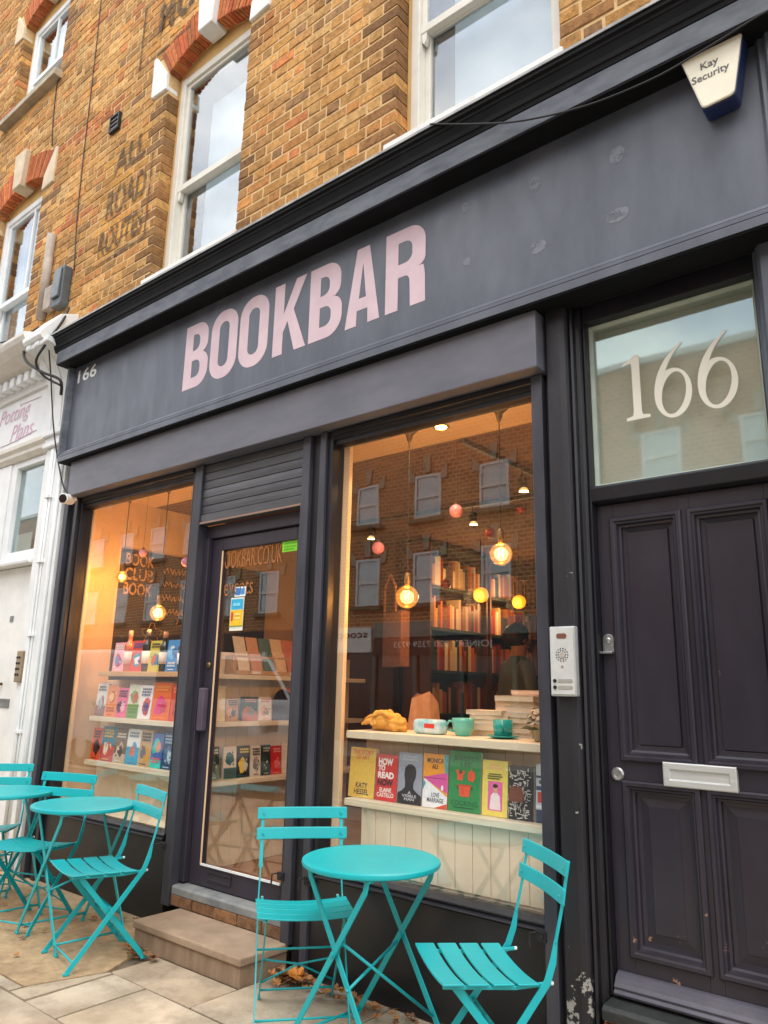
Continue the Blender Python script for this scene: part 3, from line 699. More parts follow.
sticker(282, 552.5, 300, 537.5, [(0, 0, 1, 1, (132, 214, 30)), (.1, .6, .9, .72, (90, 170, 20)), (.1, .36, .8, .46, (90, 170, 20)), (.1, .14, .7, .24, (90, 170, 20))], 'licence_sticker')
k = MB(); a = PY(224, 562, .0885); b_ = PY(273, 545, .0885)
text_into(k, 'BOOKBAR.CO.UK', (a.x - .03, .0885, 2.13), (.58, 0, 0), (0, 0, .12), bold=.0)
m_gold = worn('window_gold', (170, 112, 66), .52); k.build('window_lettering', m_gold, door)
k = MB(); text_into(k, 'events', (a.x + .02, .0885, 1.955), (.28, 0, 0), (0, 0, .09)); k.build('window_lettering', m_gold, door)
# threshold, step
MB().prism([(-.006, .188), (-.006, .226), (.004, .236), (.14, .242), (.14, .188)], -4.021, -3.0055, 'x').build('threshold', paint('threshold_stone', (104, 108, 110), (140, 142, 140), rough=.6, scale=8, bump=.2), SF, bevel=.004)
q = MB()
for i in range(5): q2 = MB(); q2.tint = lin(random.choice([(140, 104, 76), (128, 98, 74), (150, 112, 80)])); q2.box(-4.02 + i * .2, -4.02 + i * .2 + .193, -.004 + random.uniform(-.003, .003), .1, .129, .186).build('brick', m_brick, SF, bevel=.003)
# hasps and brackets
def bracket(px, py, y=-.02):
    c = PY(px, py, y); k = MB()
    k.box(c.x - .02, c.x + .025, -.03, -.012, c.z - .02, c.z + .02).lathe([(.007, 0), (.007, -.012)], 8, (c.x + .012, -.03, c.z), axis='y')
    k.tube([(c.x - .018, -.03, c.z + .012), (c.x - .03, -.055, c.z + .012), (c.x - .03, -.06, c.z - .04)], .005, 6)
    k.build('hasp', m_darkmetal, SF, bevel=.002)
for px, py in ((541, 936), (308, 881), (281, 876), (163, 846)): bracket(px, py)

ST_ = thing('door_step', 'brown stone doorstep with worn slab top below the glazed shop door', 'step', (-3.47, -.16, 0), world=True)
m_step = paint('step_stone', (122, 100, 80), (164, 140, 116), rough=.85, scale=5, bump=.3, bscale=50, contrast=(.3, .7), stretch=(2.2, 1, .5))
m_steptop = paint('step_top', (132, 110, 90), (172, 150, 126), rough=.8, scale=4, bump=.25, bscale=60, contrast=(.3, .7))
MB().box(-3.915, -3.028, -.306, .0, -.01, .086).build('riser', m_step, ST_, bevel=.004)
MB().box(-3.925, -3.018, -.318, .0, .088, .128).build('slab', m_steptop, ST_, bevel=.008)

# ================================================================== HOUSE DOOR 166
HD_ = thing('house_door', 'plum black four-panel front door with fanlight reading 166 and silver letter plate', 'door', (-.95, .1, .25), world=True)
YD = .10
fr = MB()
fr.box(-1.329, -1.3185, .055, .16, .285, 3.074).box(-.5955, -.586, .055, .16, .285, 3.074)
fr.prism([(.16, 2.206), (.075, 2.206), (.055, 2.216), (.05, 2.275), (.068, 2.287), (.16, 2.287)], -1.3185, -.5955, 'x')
fr.box(-1.329, -.586, .05, .13, 3.066, 3.1455)
fr.build('frame', m_black, HD_, bevel=.003)
leaf = MB()
leaf.box(-1.3175, -1.246, YD, YD + .045, .29, 2.203).box(-.971, -.921, YD, YD + .045, .29, 2.203).box(-.641, -.5965, YD, YD + .045, .29, 2.203)
for xa, xb in ((-1.246, -.971), (-.921, -.641)):
    for za, zb2 in ((2.127, 2.203), (1.048, 1.150), (.29, .434)): leaf.box(xa, xb, YD + .0002, YD + .045, za, zb2)
leaf = leaf.build('leaf', m_plum, HD_, bevel=.002)
MOULD = [(-.014, -.001), (-.014, -.010), (-.008, -.016), (.004, -.016), (.010, -.008), (.016, -.008), (.022, .008), (.030, .012), (.033, .026), (.046, .028)]
for xa, xb in ((-1.246, -.971), (-.921, -.641)):
    for za, zb2, deep in ((1.150, 2.127, 0), (.434, 1.048, 1)):
        st = MOULD + ([(.052, .027), (.078, .021), (.080, .019)] if deep else [(.052, .030), (.053, .022)])
        MB().loops(xa, xb, za, zb2, YD, st).build('panel', m_plum, HD_, bevel=.0)
MB().prism([(.10, .288), (.045, .292), (.04, .302), (.05, .312), (.046, .322), (.058, .334), (.066, .350), (.084, .362), (.0998, .366)], -1.312, -.60, 'x').build('weather_bar', paint('weather_bar_paint', (66, 64, 76), (84, 82, 92), rough=.4, scale=6), HD_, bevel=.002)
lp = MB().loops(-1.088, -.818, 1.056, 1.146, YD - .001, [(0, 0), (0, -.019), (.004, -.022), (.024, -.022), (.028, -.017), (.028, -.015)])
lp.build('letter_plate', paint('brushed_letter_plate', (186, 188, 186), (204, 206, 204), rough=.35, metal=.35, scale=16, stretch=(.2, 1, 4)), HD_, bevel=.001)
MB().lathe([(.026, .0), (.027, -.006), (.022, -.012), (.012, -.013), (.011, -.009), (.002, -.009)], 24, (-1.277, YD, 1.084), axis='y').build('lock', m_chrome, HD_)
k = MB(); c = Vector((-1.290, YD, 1.598))
pts = [(c.x - .024, c.z - .035), (c.x + .024, c.z - .035), (c.x + .024, c.z + .022)] + [(c.x + .024 * cos(radians(a)), c.z + .022 + .024 * sin(radians(a))) for a in range(15, 180, 15)] + [(c.x - .024, c.z + .022)]
k.prism(pts, YD - .006, YD, 'y').box(c.x - .03, c.x + .024, YD - .03, YD - .0062, c.z - .036, c.z - .028)
k.lathe([(.012, 0), (.012, -.006), (.009, -.009)], 16, (c.x, YD - .006, c.z + .02), axis='y')
k.build('pull_latch', m_chrome, HD_, bevel=.001)
# fanlight
m_frost = None
def frosted():
    m, t, b = newmat('fanlight_film'); out = t.nodes['Material Output']
    tcn = N(t, 'ShaderNodeTexCoord'); n1 = N(t, 'ShaderNodeTexNoise', Scale=2.0, Detail=4.0); t.links.new(tcn.outputs['Object'], n1.inputs['Vector'])
    rp = N(t, 'ShaderNodeValToRGB'); rp.color_ramp.elements[0].color = lin((160, 167, 154)); rp.color_ramp.elements[1].color = lin((186, 192, 179)); t.links.new(n1.outputs['Fac'], rp.inputs['Fac']); t.links.new(rp.outputs[0], b.inputs['Base Color']); b.inputs['Roughness'].default_value = .8
    return m
MB().box(-1.3175, -.5965, .16, .165, 2.288, 3.065).build('fanlight_film', frosted(), HD_)
MB().loops(-1.3183, -.5957, 2.2875, 3.0655, .1005, [(0, 0), (.004, .0), (.016, .012), (.018, .0585)], cap=False).build('fanlight_bead', paint('fanlight_putty', (150, 160, 150), (176, 184, 172), rough=.6), HD_)
MB().box(-1.299, -.615, .118, .122, 2.306, 3.047).build('fanlight_pane', glass('fanlight_glass', ior=1.7, gain=1.7, rough=.03, sheen=(.78, .98, .98)), HD_)
def six(cx, z0, wdt, h):
    """old-style numeral 6: bowl ring and a swept, tapering tail"""
    a, b_ = wdt / 2, h * .335
    out = [(cx + a * cos(2 * pi * i / 48), z0 + b_ + b_ * sin(2 * pi * i / 48)) for i in range(48)]
    inn = [(cx + a * .04 + a * .66 * cos(2 * pi * i / 48), z0 + b_ * .99 + b_ * .84 * sin(2 * pi * i / 48 + .22)) for i in range(48)]
    def bez(p0, p1, p2, p3, n=14): return [tuple(p0[j] * (1 - t) ** 3 + 3 * p1[j] * t * (1 - t) ** 2 + 3 * p2[j] * t * t * (1 - t) + p3[j] * t ** 3 for j in (0, 1)) for t in [k / n for k in range(n + 1)]]
    Q = lambda u, v: (cx + a * u, z0 + h * v)
    tail = bez(Q(-1, .335), Q(-1.0, .62), Q(-.42, .86), Q(.62, 1.0)) + bez(Q(.66, .985), Q(.02, .86), Q(-.50, .68), Q(-.60, .30))
    return out, inn, tail
yv = .1165
def vinyl(splines, name, y): curve_mesh(splines, name, m_off, (0, y, 0), (1, 0, 0), (0, 0, 1), .0003, HD_)
one = [(-1.165, 2.573), (-1.06, 2.573), (-1.06, 2.586), (-1.092, 2.592), (-1.096, 2.61), (-1.096, 2.872), (-1.108, 2.878), (-1.175, 2.842), (-1.172, 2.834), (-1.136, 2.842), (-1.132, 2.83), (-1.132, 2.61), (-1.136, 2.592), (-1.165, 2.586)]
vinyl([one], 'numeral_one', yv)
for cx in (-.958, -.776):
    o_, i_, t_ = six(cx, 2.548, .158, .335)
    vinyl([o_, i_[::-1]], 'numeral_six', yv); vinyl([t_], 'numeral_six_tail', yv - .0012)
# sill and brick step under the house door
HS = thing('house_door_sill', 'blackened stone sill on a rough red brick base under the panelled door', 'step', (-.95, .05, 0), world=True)
MB().prism([(-.03, .225), (-.035, .262), (-.02, .274), (.16, .286), (.16, .225)], -1.3285, -.586, 'x').build('sill', paint('dark_sill', (34, 37, 37), (52, 55, 54), rough=.6, scale=9, bump=.3, chips=((176, 176, 168), .70, 14)), HS, bevel=.004)
for r in range(3):
    x = -1.329
    while x < -.6:
        wd = min(random.choice((.21, .10, .21)), -.586 - x)
        if wd < .03: break
        q2 = MB(); q2.tint = lin([v * random.uniform(.8, 1.05) for v in random.choice(RED)]); yy = -.018 + random.uniform(-.006, .006)
        q2.box(x, x + wd - .008, yy, .1, .0 + r * .074, .0 + r * .074 + .066).build('brick', m_brick, HS, bevel=.006); x += wd
MB().box(-1.329, -.586, -.004, .1, 0, .222).build('mortar_bed', m_mortar, HS)

# ================================================================== SHOP INTERIOR
IX0, IX1, IY0, IY1, FZ, CZ = -5.72, -1.50, .141, 7.6, .243, 2.93
struct(MB().box(IX0 - .1, IX1, IY0, IY1, FZ - .1, FZ).build('floor', m_floorwood))
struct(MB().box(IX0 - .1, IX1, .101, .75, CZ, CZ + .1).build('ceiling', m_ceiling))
struct(MB().box(IX0 - .1, IX1, .751, IY1, CZ, CZ + .1).build('ceiling_back', paint('dimmed_ceiling', (96, 62, 42), (110, 74, 50), rough=.8)))  # deep ceiling coloured dark brown to imitate weaker light further in
struct(MB().box(IX0 - .12, IX0, .101, IY1, FZ, CZ).build('wall_left', m_plaster))
struct(MB().box(-4.86, -4.76, 3.11, IY1, FZ, CZ).build('wall_inner', m_darkroom))
struct(MB().box(IX0, -4.76, 3.0, 3.1, FZ, CZ).build('wall_partition', paint('umber_panelling', (70, 44, 30), (86, 56, 38), rough=.6, scale=4)))
struct(MB().box(IX1, IX1 + .1, .141, IY1, FZ, CZ).build('wall_right', m_darkroom))
struct(MB().box(IX0, IX1, IY1, IY1 + .1, FZ, CZ).build('wall_back', m_darkroom))
# ---- display joinery
LD = thing('window_display_shelving', 'cream window display shelving with three shelves behind the book club window', 'shelving', (-4.85, .3, .262), world=True)
MB().box(-5.715, -5.585, .101, .13, .5, CZ - .002).build('upright', m_pale, LD, bevel=.004)
for i in range(14):
    x = -5.66 + i * .107
    MB().box(x, x + .104, .40, .415, FZ + .002, 1.42).build('back_board', m_cream, LD, bevel=.003)
for zt, x0 in ((1.482, -5.44), (1.148, -5.50), (.83, -5.50)):
    MB().box(x0, -4.165, .20, .398, zt - .034, zt).build('shelf', m_shelf if zt < 1.4 else m_ply, LD, bevel=.003)
MB().box(-5.715, -4.165, .101, .40, .47, .498).build('bed_board', m_shelf, LD)
PS = thing('side_shelving', 'cream tongue-and-groove shelving beside the glazed shop door', 'shelving', (-4.2, .7, .262), world=True)
for i in range(16):
    y = .145 + i * .095
    MB().box(-4.16, -4.145, y, y + .092, FZ + .002, 1.62).build('back_board', m_cream, PS, bevel=.003)
for zt in (.80, 1.165, 1.47):
    MB().box(-4.144, -3.99, .145, 1.68, zt - .03, zt).build('shelf', m_shelf, PS, bevel=.003)
MB().box(-4.144, -4.12, .128, .144, FZ + .002, 1.62).build('end_post', m_pale, PS, bevel=.002)
RD = thing('front_display_shelves', 'cream display shelves and boarded panel behind the right hand window', 'shelving', (-2.2, .3, .262), world=True)
for i in range(12):
    x = -2.665 + i * .096
    MB().box(x, min(x + .093, -1.51), .13, .143, .509, .806).build('panel_board', m_cream, RD, bevel=.003)
    MB().box(x - .09, min(x + .003, -1.51), .262, .274, .844, 1.142).build('back_board', m_pale, RD, bevel=.003)
MB().box(-2.76, -1.505, .10, .40, .808, .843).build('shelf', m_shelf, RD, bevel=.004)
MB().box(-2.76, -1.505, .10, .62, 1.142, 1.18).build('shelf', m_shelf, RD, bevel=.004)
MB().box(-2.96, -2.80, .101, .13, .50, CZ - .002).build('upright', m_pale, RD, bevel=.004)
MB().box(-2.76, -1.505, .14, .40, .47, .507).build('bed_board', m_shelf, RD)

# ---- books
BOOKN = [0]
def book(loc, w, h, t, col, art, label, rz=0.0, lean=0.0, group=None, pages=(226, 216, 196)):
    """upright book, front cover to local -Y; art = flat print in cover coordinates"""
    o = thing('book', label, 'book', loc, rz, group); o.rotation_euler = (lean, 0, rz)
    cv = MB(); b_ = .0022
    cv.box(-w / 2, w / 2, -t, -t + b_, 0, h).box(-w / 2, w / 2, -b_, 0, 0, h).box(-w / 2 - b_, -w / 2, -t, 0, 0, h)
    cv = cv.build('cover', flat(col), o, bevel=.0008)
    MB().box(-w / 2 + .0005, w / 2 - .004, -t + b_ + .0001, -b_ - .0001, .003, h - .003).build('page_block', flat(pages, .8), o)
    if art:
        k = MB(); mats = []; yy = -t - .0005
        for a in art:
            c = flat(a[-1])
            if c not in mats: mats.append(c)
            m = mats.index(c); yy -= .00025
            U = lambda u: -w / 2 + u * w
            if a[0] == 'r': k.add([(U(a[1]), yy, a[2] * h), (U(a[3]), yy, a[2] * h), (U(a[3]), yy, a[4] * h), (U(a[1]), yy, a[4] * h)], [(0, 1, 2, 3)], m)
            elif a[0] == 'p': k.add([(U(u), yy, v * h) for u, v in a[1]], [list(range(len(a[1])))], m)
            elif a[0] == 'c': k.add([(U(a[1]) + a[3] * w * cos(i * pi / 10), yy, a[2] * h + a[4] * h * sin(i * pi / 10)) for i in range(20)], [list(range(20))], m)
            elif a[0] == 't': text_into(k, a[1], (U(a[2]), yy, a[3] * h), ((a[4] - a[2]) * w, 0, 0), (0, 0, (a[5] - a[3]) * h), m, bold=a[6] if len(a) > 7 else .0)
        k.build('cover_print', mats, cv)
    return o
def squiggles(n, c, seed):
    r = random.Random(seed); L = []
    for i in range(n):
        u, v = r.uniform(.04, .9), r.uniform(.03, .93)
        if r.random() < .5: L.append(('r', u, v, min(.97, u + r.uniform(.05, .14)), v + .014, c))
        else: L.append(('r', u, v, u + .022, min(.97, v + r.uniform(.03, .08)), c))
    return L
K = (24, 22, 24)
RB = [
 (347.5, 373.5, 751, 801, (224, 186, 76), [('t', 'THE STORY\nOF ART', .1, .76, .9, .95, .02, (214, 98, 40)), ('t', 'KATY\nHESSEL', .22, .06, .8, .30, .02, (56, 48, 52))], 'mustard yellow book with orange and dark titles on the lower window shelf'),
 (374.5, 396, 757.5, 804, (204, 44, 40), [('t', 'HOW', .08, .76, .78, .92, .05, (240, 232, 224)), ('t', 'TO', .08, .64, .42, .76, .05, (240, 232, 224)), ('t', 'READ', .08, .48, .85, .62, .05, (240, 232, 224)), ('t', 'NOW', .08, .32, .82, .46, .05, K), ('t', 'ELAINE\nCASTILLO', .08, .08, .88, .28, .03, (240, 232, 224))], 'red book with large stacked white capitals on the lower window shelf'),
 (396.5, 421, 755.5, 807, (150, 156, 170), [('p', [(.0, .0), (1, 0), (1, .17), (.8, .24), (.66, .30), (.66, .42), (.74, .52), (.76, .64), (.70, .73), (.56, .78), (.40, .77), (.28, .70), (.25, .56), (.30, .44), (.30, .32), (.16, .25), (0, .2)], K), ('c', .49, .59, .22, .18, (34, 32, 34)), ('t', 'A\nVISIBLE\nMAN', .2, .07, .8, .25, (220, 222, 228)), ('t', 'EDWARD\nENNINFUL', .15, .84, .85, .95, (206, 210, 220))], 'grey book with a black head-and-shoulders silhouette'),
 (421.5, 447, 757, 811, (242, 158, 36), [('p', [(0, .55), (.9, .66), (1, .70), (1, .28), (.10, .52)], (222, 82, 160)), ('p', [(.82, 1), (1, 1), (1, .62), (.88, .68)], (70, 168, 170)), ('p', [(0, .50), (.1, .52), (1, .22), (1, .06), (.5, .0), (0, 0)], (236, 238, 240)), ('p', [(0, .52), (.12, .44), (0, .30)], (64, 160, 176)), ('p', [(.5, 0), (1, .10), (1, 0)], (214, 84, 50)), ('r', 0, .545, .9, .552, K), ('t', 'MONICA\nALI', .15, .72, .82, .92, .01, (52, 36, 26)), ('t', 'LOVE\nMARRIAGE', .2, .10, .86, .28, .01, (34, 48, 64)), ('c', .8, .38, .05, .05, (240, 240, 240))], 'orange pink and white angular patterned book on the lower window shelf'),
 (447.5, 480, 755, 816, (34, 138, 70), [('t', 'JEREMY\nLEE', .12, .74, .92, .92, (14, 60, 36)), ('t', 'COOKING', .08, .10, .92, .18, (14, 60, 36)), ('p', [(.20, .66), (.26, .60), (.27, .51), (.44, .51), (.45, .60), (.52, .66), (.46, .68), (.36, .65), (.27, .69)], (226, 84, 40)), ('p', [(.30, .64), (.37, .61), (.43, .64), (.38, .70)], (30, 96, 54)), ('p', [(.62, .52), (.78, .50), (.84, .58), (.82, .66), (.74, .68), (.72, .74), (.70, .68), (.62, .66), (.59, .59)], (226, 84, 40)), ('r', .69, .52, .71, .66, (206, 66, 32)), ('p', [(.36, .25), (.66, .25), (.70, .42), (.32, .42)], (226, 84, 40)), ('r', .29, .42, .73, .445, (206, 66, 32)), ('r', .45, .28, .48, .40, (206, 66, 32)), ('p', [(.24, .38), (.31, .36), (.30, .42)], (30, 96, 54)), ('p', [(.72, .36), (.80, .39), (.74, .42)], (30, 96, 54)), ('r', .18, .06, .82, .075, (14, 60, 36))], 'large green cookery book with orange pots on its cover'),
 (481.5, 507.5, 764, 820, (234, 214, 96), [('r', .22, .10, .80, .62, (226, 104, 164)), ('p', [(.3, .12), (.74, .12), (.70, .36), (.60, .42), (.44, .42), (.34, .36)], (240, 222, 224)), ('c', .52, .48, .09, .07, (214, 160, 130)), ('c', .52, .54, .10, .035, (40, 30, 30)), ('r', .2, .84, .8, .875, (246, 190, 120)), ('r', .3, .90, .7, .93, (246, 190, 120)), ('r', .2, .70, .8, .72, (90, 86, 44)), ('r', .25, .74, .76, .76, (90, 86, 44)), ('r', .2, .66, .7, .68, (90, 86, 44))], 'yellow book with a figure in a pink square on its cover'),
 (508.5, 533.5, 769, 823, (26, 26, 28), squiggles(190, (214, 212, 206), 3) + [('p', [(.22, .34), (.80, .34), (.84, .46), (.74, .62), (.30, .62), (.2, .48)], (110, 56, 30))], 'black book with white maze pattern and brown centre'),
 (536, 551, 769, 828, (196, 206, 216), [('r', 0, .0, 1, .22, (40, 60, 96)), ('r', .1, .34, 1, .52, (206, 60, 50)), ('r', .0, .24, 1, .30, (236, 238, 240)), ('r', .0, .55, 1, .62, (44, 70, 110)), ('r', .2, .66, 1, .72, (60, 90, 70)), ('r', 0, .76, 1, .80, (30, 50, 90)), ('r', .4, .36, .9, .5, (240, 240, 240))], 'blue white and red striped book at the end of the lower shelf')]
for xl, xr, yt, yb_, c, art, lab in RB:
    p = PY((xl + xr) / 2, yb_, .16); a = PY(xl, yb_, .16); b2 = PY(xr, yb_, .16); tp = PY((xl + xr) / 2, yt, .16)
    book((p.x, .185, .843), (b2.x - a.x) * .97, tp.z - p.z + .0, .026, c, art, lab, lean=radians(-4))
def simple_art(seed, c1, c2, c3):
    """blocked lettering as bars plus an irregular picture patch"""
    r = random.Random(seed); A = []; top = r.random() < .6
    def title(v0, n, c):
        for i in range(n):
            u = .12 + r.uniform(0, .06); v = v0 - i * .085
            while u < .84:
                wd = r.uniform(.06, .16); A.append(('r', u, v, min(.9, u + wd), v + .055, c)); u += wd + .03
    def patch(cu, cv, ru, rv, c, n=9):
        A.append(('p', [(min(.98, max(.02, cu + ru * r.uniform(.6, 1.15) * cos(2 * pi * i / n))), min(.98, max(.02, cv + rv * r.uniform(.6, 1.15) * sin(2 * pi * i / n)))) for i in range(n)], c))
    if r.random() < .4: A.append(('r', 0, 0, 1, r.uniform(.2, .5), c2))
    patch(r.uniform(.35, .65), .38 if top else .62, .36, .26, c2); patch(r.uniform(.35, .65), .36 if top else .6, .24, .18, c3)
    for i in range(5): patch(r.uniform(.2, .8), (.36 if top else .62) + r.uniform(-.2, .2), .07, .05, r.choice((c1, c2, c3)), 6)
    title(.86 if top else .24, r.choice((2, 2, 3)), c1)
    if r.random() < .7: A.append(('r', .25, .05, .75, .075, c1))
    return A
W_ = (236, 232, 226)
LB = [ # px0,px1,ytop,ybot, colour, art colours, label, shelf top
 (112, 122.5, 645, 673, (232, 176, 192), (W_, (180, 70, 110), (120, 140, 190)), 'pale pink book standing among the wine bottles', 1.482),
 (129.5, 140.5, 644, 674, (210, 74, 66), ((40, 90, 160), (60, 160, 190), W_), 'red and blue patterned book between a rose and a dark wine bottle', 1.482),
 (147.5, 158, 644, 674, (196, 190, 70), ((60, 50, 40), (40, 120, 150), (210, 90, 50)), 'yellow green and blue illustrated book between two wine bottles', 1.482),
 (165, 176.5, 643, 674, (50, 140, 206), (W_, (90, 180, 230), (30, 100, 170)), 'bright blue book on the pine top shelf', 1.482),
 (94.5, 104, 684, 716, (224, 226, 224), ((120, 120, 130), (150, 120, 120), (190, 200, 210)), 'white book at the open end of the middle shelf', 1.148),
 (104.5, 114.5, 686, 717, (238, 152, 98), ((190, 80, 40), (210, 100, 60), (250, 200, 150)), 'soft orange book next to the white one on the middle shelf', 1.148),
 (115.5, 125.5, 688, 717, (230, 108, 146), ((60, 40, 60), (90, 60, 90), (240, 180, 200)), 'pink book with dark title on the middle shelf', 1.148),
 (126, 137, 685, 718, (214, 216, 190), ((90, 140, 80), (120, 160, 90), (200, 90, 70)), 'white and green botanical patterned book on the middle shelf', 1.148),
 (137.5, 149.5, 686, 719, (232, 228, 226), ((80, 90, 120), (206, 60, 50), (90, 60, 130)), 'white topped red book with purple figure on the middle shelf', 1.148),
 (150.5, 168, 684, 721, (232, 106, 34), ((240, 150, 40), (220, 50, 130), (200, 60, 90)), 'large orange book with a pink emblem on the middle shelf', 1.148),
 (169, 180, 686, 722, (214, 66, 38), ((240, 140, 60), (180, 40, 30), (240, 120, 60)), 'red orange book beside the large orange one', 1.148),
 (90, 98.5, 730, 761, (222, 84, 40), ((40, 40, 44), (40, 40, 44), (60, 50, 50)), 'orange red book with black base on the bottom window shelf', .83),
 (99.5, 112, 729, 763, (38, 126, 150), ((222, 178, 70), (196, 70, 60), (230, 220, 200)), 'teal book with gold title on the bottom window shelf', .83),
 (112.5, 124, 732, 764, (120, 96, 76), ((220, 210, 190), (196, 176, 150), (70, 56, 50)), 'brown photographic book on the bottom window shelf', .83),
 (124.5, 137, 731, 766, (230, 230, 224), ((130, 140, 150), (70, 170, 206), (220, 120, 90)), 'white book with a sky blue lower corner', .83),
 (137.5, 149, 732, 768, (196, 164, 120), ((70, 70, 80), (216, 160, 60), (110, 110, 120)), 'tan and grey diamond patterned book', .83),
 (149.5, 160, 735, 769, (72, 110, 180), ((230, 110, 120), (60, 200, 190), (240, 150, 110)), 'blue coral and mint blocked book on the bottom shelf', .83),
 (160.5, 172, 734, 771, (36, 66, 106), ((150, 190, 214), (70, 110, 150), (190, 210, 220)), 'navy book with pale blue title on the bottom shelf', .83),
 (173, 178, 737, 772, (206, 184, 150), None, 'plain beige book at the door end of the bottom shelf', .83)]
for i, (xl, xr, yt, yb_, c, ac, lab, zt) in enumerate(LB):
    a = PY(xl, yb_, .245); b2 = PY(xr, yb_, .245); tp = PY((xl + xr) / 2, yt, .245); p = PY((xl + xr) / 2, yb_, .245)
    book(((a.x + b2.x) / 2, .265, zt), (b2.x - a.x) * 1.03, tp.z - p.z + .006, .024, c, simple_art(i * 7 + 3, *ac) if ac else None, lab, lean=radians(-4))
# books on the side shelving, covers facing the doorway
XS = -4.06
SB = [
 (213, 223, 686, (226, 212, 170), None, 'tall cream book by the end post of the side shelving', 1.165),
 (224, 236, 704, (190, 150, 120), ((70, 70, 80), (220, 170, 140), (60, 90, 100)), 'small photographic book on the upper side shelf', 1.165),
 (240, 256, 697, (54, 84, 88), ((210, 140, 110), (190, 110, 90), (120, 140, 140)), 'dark teal book on the upper side shelf', 1.165),
 (257, 270, 697, (226, 222, 214), ((200, 120, 110), (220, 190, 180), (150, 150, 150)), 'white book with small red title on the upper side shelf', 1.165),
 (283, 292, 688, (206, 120, 90), ((240, 200, 170), (150, 80, 60), (230, 170, 140)), 'terracotta book leaning by the black mirror', 1.165),
 (207.5, 221, 747, (34, 66, 62), ((200, 210, 200), (120, 150, 140), (60, 90, 80)), 'dark green book at the end of the lower side shelf', .80),
 (225, 238, 747, (226, 222, 210), ((90, 100, 100), (60, 120, 126), (60, 120, 126)), 'white book with a teal base on the lower side shelf', .80),
 (239, 251, 746, (34, 32, 34), ((226, 200, 70), (226, 200, 70), (200, 200, 190)), 'black book with yellow title on the lower side shelf', .80),
 (252, 262, 746, (220, 212, 200), ((40, 40, 44), (170, 160, 150), (120, 110, 110)), 'off white book with black title on the lower side shelf', .80),
 (262.5, 271.5, 745, (28, 48, 44), ((180, 190, 180), (50, 80, 70), (40, 60, 56)), 'very dark green book on the lower side shelf', .80),
 (272.5, 282.5, 746, (200, 30, 36), ((230, 160, 150), (210, 60, 60), (220, 90, 90)), 'plain red book on the lower side shelf', .80),
 (283.5, 289, 744, (224, 216, 202), None, 'cream book past the red one on the lower side shelf', .80)]
for i, (xl, xr, yt, c, ac, lab, zt) in enumerate(SB):
    a = PX(xl, 750, XS); b2 = PX(xr, 750, XS); tp = PX((xl + xr) / 2, yt, XS)
    book((XS - .02, (a.y + b2.y) / 2, zt), (b2.y - a.y) * .97, max(.15, tp.z - zt), .02, c, simple_art(i * 5 + 40, *ac) if ac else None, lab, rz=pi / 2, lean=radians(-4))
# black arched mirror on the side shelf
a = PX(281, 720, XS)
k = MB(); pl = [(-.085, 0), (.085, 0), (.085, .13)] + [(.085 * cos(radians(t)), .13 + .085 * sin(radians(t))) for t in range(20, 180, 20)] + [(-.085, .13)]
mi = thing('arched_mirror', 'black arch topped mirror standing on the side shelf', 'mirror', (XS, a.y, 1.165), pi / 2)
k.prism(pl, -.012, 0, 'y').build('frame', paint('black_lacquer', (26, 24, 26), (34, 32, 34), rough=.2), mi, bevel=.003)
MB().prism([(x * .86, .012 + z * .9) for x, z in pl], -.0135, -.0122, 'y').build('glass', paint('mirror_glass', (50, 40, 38), (60, 48, 44), rough=.08, metal=.6), mi)
# greetings-card rack above
cr_ = thing('card_rack', 'pine card rack holding rows of greetings cards above the side shelves', 'rack', (-4.08, .62, 1.47), world=True)
MB().box(-4.142, -4.00, .38, 1.10, 1.472, 1.50).box(-4.142, -4.06, .38, 1.10, 1.50, 1.60).build('base', m_ply, cr_, bevel=.003)
rc = [(232, 214, 190), (214, 160, 130), (90, 120, 118), (226, 196, 160), (206, 120, 96), (196, 200, 190)]
for i in range(12):
    y = .41 + (i % 6) * .115; z = 1.50 + (i // 6) * .10
    MB().prism([(-4.03 - (i // 6) * .045, z), (-4.075 - (i // 6) * .045, z + .13), (-4.079 - (i // 6) * .045, z + .13), (-4.034 - (i // 6) * .045, z)], y, y + .10, 'y').build('greetings_card', flat(rc[i % 6]), cr_)
for y in (.5, .86): MB().box(-3.9995, -3.997, y, y + .08, 1.478, 1.496).build('price_label', flat(W_), cr_)

# ---- bottles
def bottle(px, ytop, glassc, labelc, lab, capc):
    p = PY(px, 674, .27); o = thing('wine_bottle', lab, 'bottle', (p.x, .28, 1.482))
    h = PY(px, ytop, .27).z - 1.482; s = h / .31
    MB().lathe([(.034, 0), (.037, .004), (.037, .19), (.034, .205), (.018, .228), (.0145, .24), (.0145, h * .965 / s), (.016, h * .968 / s), (.016, h / s)], 20).build('glass', paint('bottle_glass_%d%d' % (glassc[0], glassc[1]), glassc, None, rough=.08, coat=.4, rvar=.03), o, smooth=True)
    for v in o.children[0].data.vertices: v.co.z *= s
    MB().lathe([(.0376, .06 * s), (.0376, .15 * s)], 20).build('label', flat(labelc), o, smooth=True)
    MB().lathe([(.0166, .262 * s), (.0166, .311 * s), (.012, .312 * s)], 14).build('capsule', flat(capc), o, smooth=True)
bottle(126, 631, (186, 110, 84), (236, 214, 206), 'rose wine bottle with pale label beside the pink book', (206, 160, 140))
bottle(144, 630, (28, 30, 28), (232, 228, 216), 'dark wine bottle with white label and grey capsule', (110, 116, 120))
bottle(161.5, 632, (32, 34, 26), (230, 212, 190), 'dark wine bottle with cream label and peach capsule', (196, 140, 104))
bottle(180, 634, (24, 26, 28), (236, 236, 232), 'dark wine bottle with white label at the door end of the pine shelf', (120, 60, 54))

